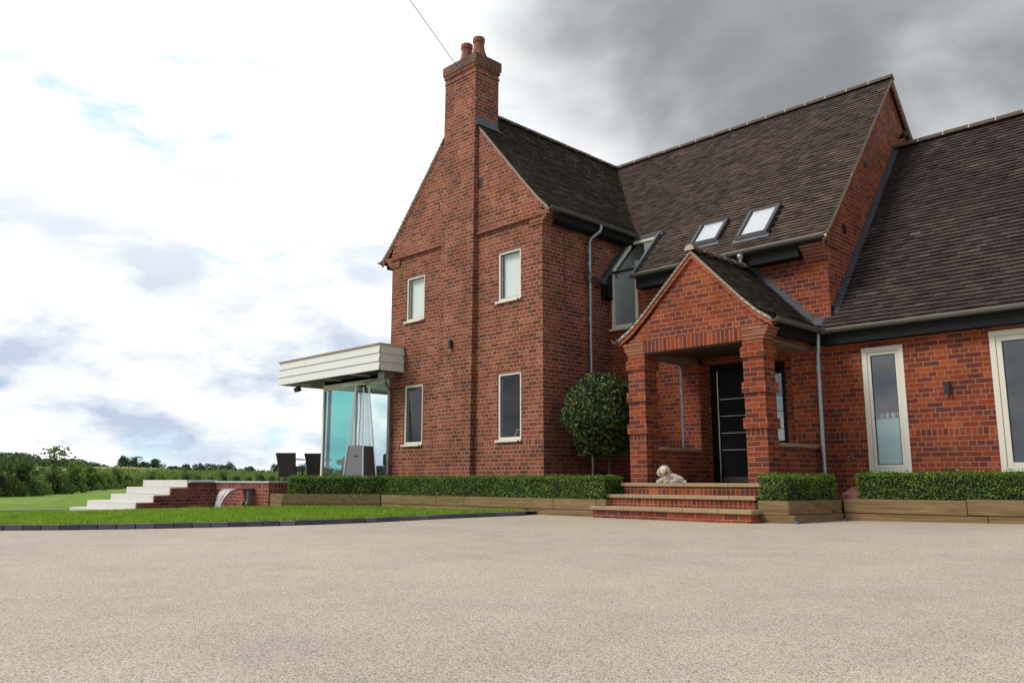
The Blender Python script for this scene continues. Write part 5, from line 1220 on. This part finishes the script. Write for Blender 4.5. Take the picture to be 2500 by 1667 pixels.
tag(MB().box(-8.7, -3.0, -0.3, -6.5, -2.01, -0.12).build('pond_water', simple('dark pond water', (0.015, 0.02, 0.015), 0.05, spec=.8)), kind='structure')
for i, (x, y_, r_, lb_) in enumerate(((-8.35, -2.6, .22, 'bright green marginal plant left in the pond bed'), (-7.75, -2.5, .16, 'dark leafy plant in the middle of the pond bed'), (-7.2, -2.85, .20, 'yellow-green marginal plant under the water spout'))):
    dd = RNG.normal(0, 1, (420, 3)); dd /= np.linalg.norm(dd, axis=1, keepdims=True); dd[:, 2] = np.abs(dd[:, 2]) * .8
    t = thing('pond_plant', lb_, 'plant', (x, y_, -.15)); leaves('foliage', np.array([x, y_, -.12]) + dd * r_ * RNG.uniform(.4, 1, (420, 1)) * np.array([1.2, 1, .8]), dd, .05, M['fern'] if i != 1 else M['shrub_d'], t, aspect=.3)
for i, (x, y_, lb_) in enumerate(((-6.78, -2.22, 'small steel garden spotlight left of its twin below the brick wall'), (-6.60, -2.20, 'small steel garden spotlight nearest the sleeper wall'))):
    t = thing('garden_spotlight', lb_, 'spotlight', (x, y_, 0), 'garden spotlights by the wall'); MB().tube([(x, y_, -.1), (x, y_, .05)], .012, 6).build('spike', M['blackmetal'], t); MB().tube([(x, y_ + .03, .05), (x, y_ - .06, .09)], .035, 10).build('head', M['steel'], t)

# ------------------------------------------------------------------ dog
def skin_mesh(name, joints, edges, mat, parent, levels=2):
    L = root_loc(parent); me = bpy.data.meshes.new(name); me.from_pydata([(p[0] - L.x, p[1] - L.y, p[2] - L.z) for p, r_ in joints], edges, [])
    o = bpy.data.objects.new(name, me); col.objects.link(o)
    sk = o.modifiers.new('skin', 'SKIN'); o.modifiers.new('sub', 'SUBSURF').levels = levels; o.modifiers['sub'].render_levels = levels; sk.use_smooth_shade = True
    if not me.skin_vertices: me.attributes
    lay = me.skin_vertices[0].data if me.skin_vertices else None
    for i, (p, r_) in enumerate(joints): lay[i].radius = (r_, r_) if not isinstance(r_, tuple) else r_
    lay[0].use_root = True
    dg = bpy.context.evaluated_depsgraph_get(); ev = o.evaluated_get(dg); m2 = bpy.data.meshes.new_from_object(ev); m2.name = name
    o.modifiers.clear(); o.data = m2; m2.materials.clear(); m2.materials.append(mat); o.parent = parent
    return o
DGX, DGY, DZ = 2.60, 0.03, 0.53
DG = thing('dog', 'small fluffy white dog lying on the top step beside the left porch pillar', 'dog', (DGX, DGY, DZ))
def dgm(u, v, z):   # u: along body (front to tail), v: towards viewer
    ax = Vector((0.86, 0.22)); ay = Vector((0.22, -0.86)); k = 0.62; return (DGX + ax.x * u * k + ay.x * v * k, DGY + ax.y * u * k + ay.y * v * k, DZ + z * k * 1.02)
M['fur'] = simple('creamy white fur', (0.68, 0.61, 0.54), 0.95, var=0.25, scale=30)
M['furhead'] = simple('white head fur', (0.72, 0.67, 0.58), 0.95, var=0.12, scale=30)
M['furmuz'] = simple('tan muzzle fur', (0.50, 0.27, 0.15), 0.95, var=0.3, scale=40)
M['nose'] = simple('black nose', (0.01, 0.008, 0.008), 0.35)
J = [(dgm(0.36, 0, .105), .120), (dgm(0.18, 0, .118), .125), (dgm(0.02, 0.0, .125), .118), (dgm(-0.04, 0.02, .18), .105), (dgm(-0.05, .05, .25), .075),
     (dgm(0.44, 0.02, .08), .07), (dgm(0.50, 0.03, .03), .03), (dgm(0.58, 0.05, .03), .026),
     (dgm(-0.10, 0.07, .09), .07), (dgm(-0.17, 0.14, .035), .042), (dgm(-0.25, 0.18, .03), .036),
     (dgm(0.04, 0.10, .06), .05), (dgm(0.05, 0.17, .03), .033), (dgm(0.0, 0.24, .025), .028),
     (dgm(0.30, 0.08, .06), .065), (dgm(0.22, 0.15, .03), .036), (dgm(0.14, 0.17, .024), .026)]
Eg = [(0, 1), (1, 2), (2, 3), (3, 4), (0, 5), (5, 6), (6, 7), (2, 8), (8, 9), (9, 10), (2, 11), (11, 12), (12, 13), (0, 14), (14, 15), (15, 16)]
J = [(p, r_ * .66) for p, r_ in J]
body = skin_mesh('body', J, Eg, M['fur'], DG)
hc = Vector(dgm(-0.045, .085, .285))
vd = (Vector((CAM[0], CAM[1], hc.z)) - hc).normalized(); rt = Vector((-vd.y, vd.x, 0))           # rt: to the viewer's right
def hpnt(r_, u, f): return hc + (rt * r_ + Vector((0, 0, u)) + vd * f) * .80
def blob(name, c, rx, rz, rf, mat, par, amp=.0, n=16):
    m_ = MB(); vs_ = []; rx, rz, rf = rx * .8, rz * .8, rf * .8
    for i in range(n + 1):
        th = math.pi * i / n
        for j in range(n * 2):
            ph = math.pi * j / n; s_ = 1 + amp * math.sin(5 * ph + 3 * th) * math.sin(4 * th)
            vs_.append(c + rt * math.sin(th) * math.cos(ph) * rx * s_ + vd * math.sin(th) * math.sin(ph) * rf * s_ + Vector((0, 0, math.cos(th) * rz * s_)))
    w_ = n * 2; m_.add(vs_, [(i * w_ + j, i * w_ + (j + 1) % w_, (i + 1) * w_ + (j + 1) % w_, (i + 1) * w_ + j) for i in range(n) for j in range(w_)], True)
    return m_.build(name, mat, par)
def fur(name, obj, n, length, mat, par, down=.5, width=.0024, face=False):
    me = obj.data; me.calc_loop_triangles(); co = np.array([v.co for v in me.vertices]) + np.array(root_loc(obj.parent)); tri = np.array([t.vertices for t in me.loop_triangles])
    A, B, C_ = co[tri[:, 0]], co[tri[:, 1]], co[tri[:, 2]]; cr_ = np.cross(B - A, C_ - A); ar = np.linalg.norm(cr_, axis=1); nrm = cr_ / (ar[:, None] + 1e-9)
    ix = RNG.choice(len(tri), n, p=ar / ar.sum()); u, v = RNG.random(n), RNG.random(n); fl_ = u + v > 1; u[fl_], v[fl_] = 1 - u[fl_], 1 - v[fl_]
    P = A[ix] + (B[ix] - A[ix]) * u[:, None] + (C_[ix] - A[ix]) * v[:, None]; N = nrm[ix]
    cen = co.mean(0); sgn = np.sign(((P - cen) * N).sum(1)); N = N * np.where(sgn == 0, 1, sgn)[:, None] if name == 'head_hair' else N
    if face:
        ok = ((P - np.array(hc)) @ np.array(vd)) < .035; P, N = P[ok], N[ok]; n = len(P)
    L_ = RNG.uniform(.5, 1.2, n)[:, None] * length; tip = P + (N + RNG.normal(0, .35, (n, 3)) + np.array([0, 0, -down])) * L_
    s_ = np.cross(N, RNG.normal(0, 1, (n, 3))); s_ /= np.linalg.norm(s_, axis=1, keepdims=True) + 1e-9
    V = np.stack([P - s_ * width, P + s_ * width, tip], 1).reshape(-1, 3); return npmesh(name, V, np.arange(3 * n).reshape(n, 3), mat, par)
hd_ = blob('head', hpnt(0, 0.01, 0), .092, .092, .078, M['furhead'], DG, .02)
er1 = blob('ear', hpnt(-.085, -.018, .0), .040, .062, .045, M['furhead'], DG, .04); er2 = blob('ear', hpnt(.080, -.022, -.005), .036, .060, .042, M['furhead'], DG, .04)
mz = blob('muzzle', hpnt(.014, -.028, .082), .050, .040, .050, M['furmuz'], DG, .03)
blob('nose', hpnt(.030, -.018, .136), .015, .012, .010, M['nose'], DG); blob('eye', hpnt(-.024, .020, .094), .013, .013, .009, M['nose'], DG); blob('eye', hpnt(.044, .020, .086), .013, .013, .009, M['nose'], DG)
blob('mouth', hpnt(.018, -.052, .120), .024, .007, .014, M['nose'], DG)
fur('coat', body, 9000, .013, M['fur'], DG); fur('head_hair', hd_, 3600, .016, M['furhead'], DG, .2, face=True)
fur('head_hair', er1, 1500, .014, M['furhead'], DG, .4); fur('head_hair', er2, 1500, .014, M['furhead'], DG, .4)

# ------------------------------------------------------------------ hedgerow, trees and woods beyond the lawn
def polar(px, dist):
    """fixed spot on the ground: bearing taken once from a survey of the view, at its true distance"""
    a_ = R(45.168) + math.atan((1250 - px) / 2029.0); return (CAM[0] - dist * math.sin(a_), CAM[1] + dist * math.cos(a_))
def crown_pts(n, blobs, rng):
    P = []; N = []; tot = sum(b[1] ** 2 for b in blobs)
    for (c, r_, sq) in blobs:
        k = int(n * r_ ** 2 / tot); d_ = rng.normal(0, 1, (k, 3)); d_ /= np.linalg.norm(d_, axis=1, keepdims=True)
        rad_ = r_ * (1 - np.abs(rng.normal(0, .16, (k, 1)))); P.append(np.array(c) + d_ * rad_ * np.array([1, 1, sq])); N.append(d_)
    return np.concatenate(P), np.concatenate(N)
def shrub(name, label, cat, px, dist, top_px, w_px, mat, group, n=1500, leaf=None, base_z=None, sparse=False, seed=0, trunk=True):
    rng = np.random.default_rng(seed + 100); x, y_ = polar(px, dist); z = fz(x, y_) if base_z is None else base_z
    k = dist / 2029.0; top = CAM[2] + (1171 - top_px) * k; hgt = max(.8, top - z); wd = w_px * k
    t = thing(name, label, cat, (x, y_, z), group); bl = []
    nb = 22 if not sparse else 150
    for i in range(nb):
        a_ = rng.uniform(0, 2 * np.pi); q = rng.uniform(0, .44) * wd if i > 6 else .40 * wd
        if sparse: zz = z + hgt * rng.uniform(.45, .92); r_ = wd * rng.uniform(.012, .034); q = rng.uniform(.05, .46) * wd * math.sin(math.pi * min(.95, (zz - z) / hgt)) ** .5
        else:
            zf = rng.uniform(.05, .86) if i > 6 else .12; zz = z + hgt * zf; r_ = wd * rng.uniform(.12, .26) * (1.1 - .45 * zf); r_ = min(r_, hgt * .34)
        bl.append(((x + q * math.cos(a_), y_ + q * math.sin(a_), zz), r_, .85))
    if not sparse: bl.append(((x, y_, z + hgt * .42), min(wd * .42, hgt * .5), .9)); bl.append(((x, y_, top - min(wd * .25, hgt * .3)), min(wd * .25, hgt * .3), 1.0))
    P, N = crown_pts(n, bl, rng); P[:, 2] = np.maximum(P[:, 2], z + .02)
    lf = leaf or wd * .055
    leaves('crown', P, N, rng.uniform(.5, 1.3, len(P)) * lf * .85, mat, t, aspect=.75, tilt=1.0, rng=rng)
    if trunk:
        m_ = MB(); m_.tube([(x, y_, z - .1), (x + wd * .02, y_, z + hgt * .35), (x, y_ + wd * .02, z + hgt * .7)], [wd * .035, wd * .025, wd * .01], 7)
        for c, r_, _ in bl[:10 if sparse else 5]: m_.tube([(x, y_, z + hgt * .3), c], [wd * .018, wd * .006], 5)
        m_.build('trunk', M['bark'], t)
    if not sparse:
        co_ = MB(); co_.lathe((x, y_, z), [(wd * .10, 0), (wd * .22, hgt * .2), (wd * .20, hgt * .45), (wd * .10, hgt * .62), (0, hgt * .7)], 10, True); co_.build('inner_crown', M['core'], t)
    return t
G1 = 'hedgerow shrubs along the far edge of the lawn'
sd = 0
def S(*a_, **k):
    global sd; sd += 1; return shrub(*a_, seed=sd, **k)
S('large_shrub', 'darkest broad shrub mass cut by the left edge of the photo', 'shrub', -18, 50, 1121, 120, M['shrub_d'], G1, n=5200, leaf=.14)
S('large_shrub', 'dark rounded shrub just in from the left edge', 'shrub', 52, 52, 1121, 84, M['shrub_d'], G1, n=4200, leaf=.13)
S('large_shrub', 'pale low shrub between the left dark shrubs and the feathery tree', 'shrub', 84, 66, 1136, 60, M['shrub_l'], G1, n=2600, leaf=.14)
S('feathery_tree', 'feathery tree with open spread crown rising above the hedgerow', 'tree', 133, 62, 1091, 92, M['shrub_l'], None, n=3600, leaf=.10, sparse=True)
S('large_shrub', 'dark dense shrub directly below the feathery tree', 'shrub', 128, 58, 1138, 78, M['shrub_d'], G1, n=4200, leaf=.14)
S('large_shrub', 'mid green shrub right of the feathery tree', 'shrub', 180, 64, 1128, 62, M['shrub_l'], G1, n=3200, leaf=.15)
S('large_shrub', 'yellow-green low shrub at the lawn edge below the feathery tree', 'shrub', 88, 55, 1158, 56, M['shrub_l'], G1, n=2200, leaf=.12)
ORD = ['first', 'second', 'third', 'fourth', 'fifth', 'sixth', 'seventh', 'eighth', 'ninth', 'tenth', 'eleventh', 'twelfth', 'thirteenth', 'fourteenth', 'fifteenth', 'sixteenth', 'seventeenth', 'eighteenth', 'nineteenth']
NAMES = ['broad', 'rounded', 'ragged', 'low', 'upright', 'bushy', 'loose', 'spreading', 'dense', 'small']
xs = [212, 236, 262, 286, 312, 338, 366, 395, 424, 452, 482, 514, 545, 576, 606, 636, 664, 700, 740]
for i, px in enumerate(xs):
    dist = 72 + i * 6.5; tp_ = 1139 + (i % 3) * 4 + min(i, 6) * 1.6
    S('large_shrub', f'{NAMES[i % 10]} {"dark" if i % 3 == 0 else "light"} green hedgerow shrub, {ORD[i]} from the left in the row behind the white steps', 'shrub', px, dist, tp_, 42 + (i * 7) % 16, M['shrub_l'] if i % 3 else M['shrub_d'], 'mid green hedgerow shrubs behind the white steps', n=1500, leaf=.20, trunk=False)
for i, (px, tp_, wd, dist) in enumerate(((298, 1120, 30, 560), (324, 1123, 30, 560), (347, 1133, 22, 570), (376, 1127, 34, 560), (428, 1143, 26, 420), (456, 1138, 34, 400), (488, 1137, 40, 400), (520, 1137, 42, 380), (541, 1141, 22, 420), (560, 1133, 26, 400), (585, 1148, 22, 400), (612, 1142, 36, 400), (640, 1152, 30, 420), (672, 1136, 26, 400), (735, 1136, 60, 400), (790, 1148, 50, 400), (830, 1150, 40, 420))):
    lab = ['rounded dark oak, left of the pair on the skyline', 'rounded dark oak, right of the pair on the skyline', 'small low tree between the oak pair and the open-crowned tree', 'open-crowned tree on the skyline right of the oak pair', 'pale low tree at the start of the right tree line', 'rounded tree above the garden wall coping', 'broad dark tree above the top white step', 'large round tree over the fountain wall', 'small tree tucked beside the pointed tree', 'pointed dark tree above the fountain', 'low bushy tree right of the pointed tree', 'domed tree left of the terrace chairs', 'low tree just left of the black chairs', 'tree rising left behind the leftmost black chair', 'wide domed tree between the two black chairs', 'low tree seen through the teal glass', 'far low tree seen through the teal glass by the heater'][i]
    S('distant_tree', lab, 'tree', px, dist, tp_ - 2, wd * 1.25, M['oak'], 'distant field trees', n=1700, leaf=dist * .0017)
# far wood on the hill, and the scrubby belt below the skyline trees
Pw = []; Nw = []
for k in range(210):
    px = RNG.uniform(180, 900); dist = RNG.uniform(210, 370); x, y_ = polar(px, dist); kk = dist / 2029
    top = 1150 + (px - 180) * .020 + RNG.uniform(-3, 4); z1 = CAM[2] + (1171 - top) * kk; z0_ = fz(x, y_) - .5
    d_ = RNG.normal(0, 1, (90, 3)); d_ /= np.linalg.norm(d_, axis=1, keepdims=True); r_ = RNG.uniform(1.2, 2.4)
    Pw.append(np.array([x, y_, max(z0_, z1 - r_ * .8)]) + d_ * r_ * np.array([1.6, 1.6, .8])); Nw.append(d_)
    Pw.append(np.array([x, y_, z0_ + r_ * .5]) + d_ * r_ * np.array([1.8, 1.8, .9])); Nw.append(d_)
tag(leaves('far_hedges', np.concatenate(Pw), np.concatenate(Nw), 0.62, M['shrub_l'], None, aspect=.8, tilt=.8), 'belt of scrubby hedges across the far fields', 'hedge belt', kind='stuff')
Pw = []; Nw = []
for k in range(150):
    px = RNG.uniform(-120, 292); t = (px + 120) / 412; dist = RNG.uniform(480, 560); x, y_ = polar(px, dist)
    top = 1116 if px < 75 else 1128 + max(0, (px - 185)) * .19
    kk = dist / 2029; z1 = CAM[2] + (1171 - top) * kk + RNG.uniform(-.8, .5); z0_ = fz(x, y_) - 1
    d_ = RNG.normal(0, 1, (150, 3)); d_ /= np.linalg.norm(d_, axis=1, keepdims=True); r_ = RNG.uniform(2.5, 4.5); zc_ = RNG.uniform(min(z0_, z1 - r_), z1 - r_ * .8) if k % 2 else z1 - r_ * .8
    Pw.append(np.array([x, y_, zc_]) + d_ * r_ * np.array([1.3, 1.3, .8])); Nw.append(d_)
tag(leaves('far_wood', np.concatenate(Pw), np.concatenate(Nw), 1.1, M['oak'], None, aspect=.8, tilt=.8), 'dark wood along the crest of the far hill', 'wood', kind='stuff')
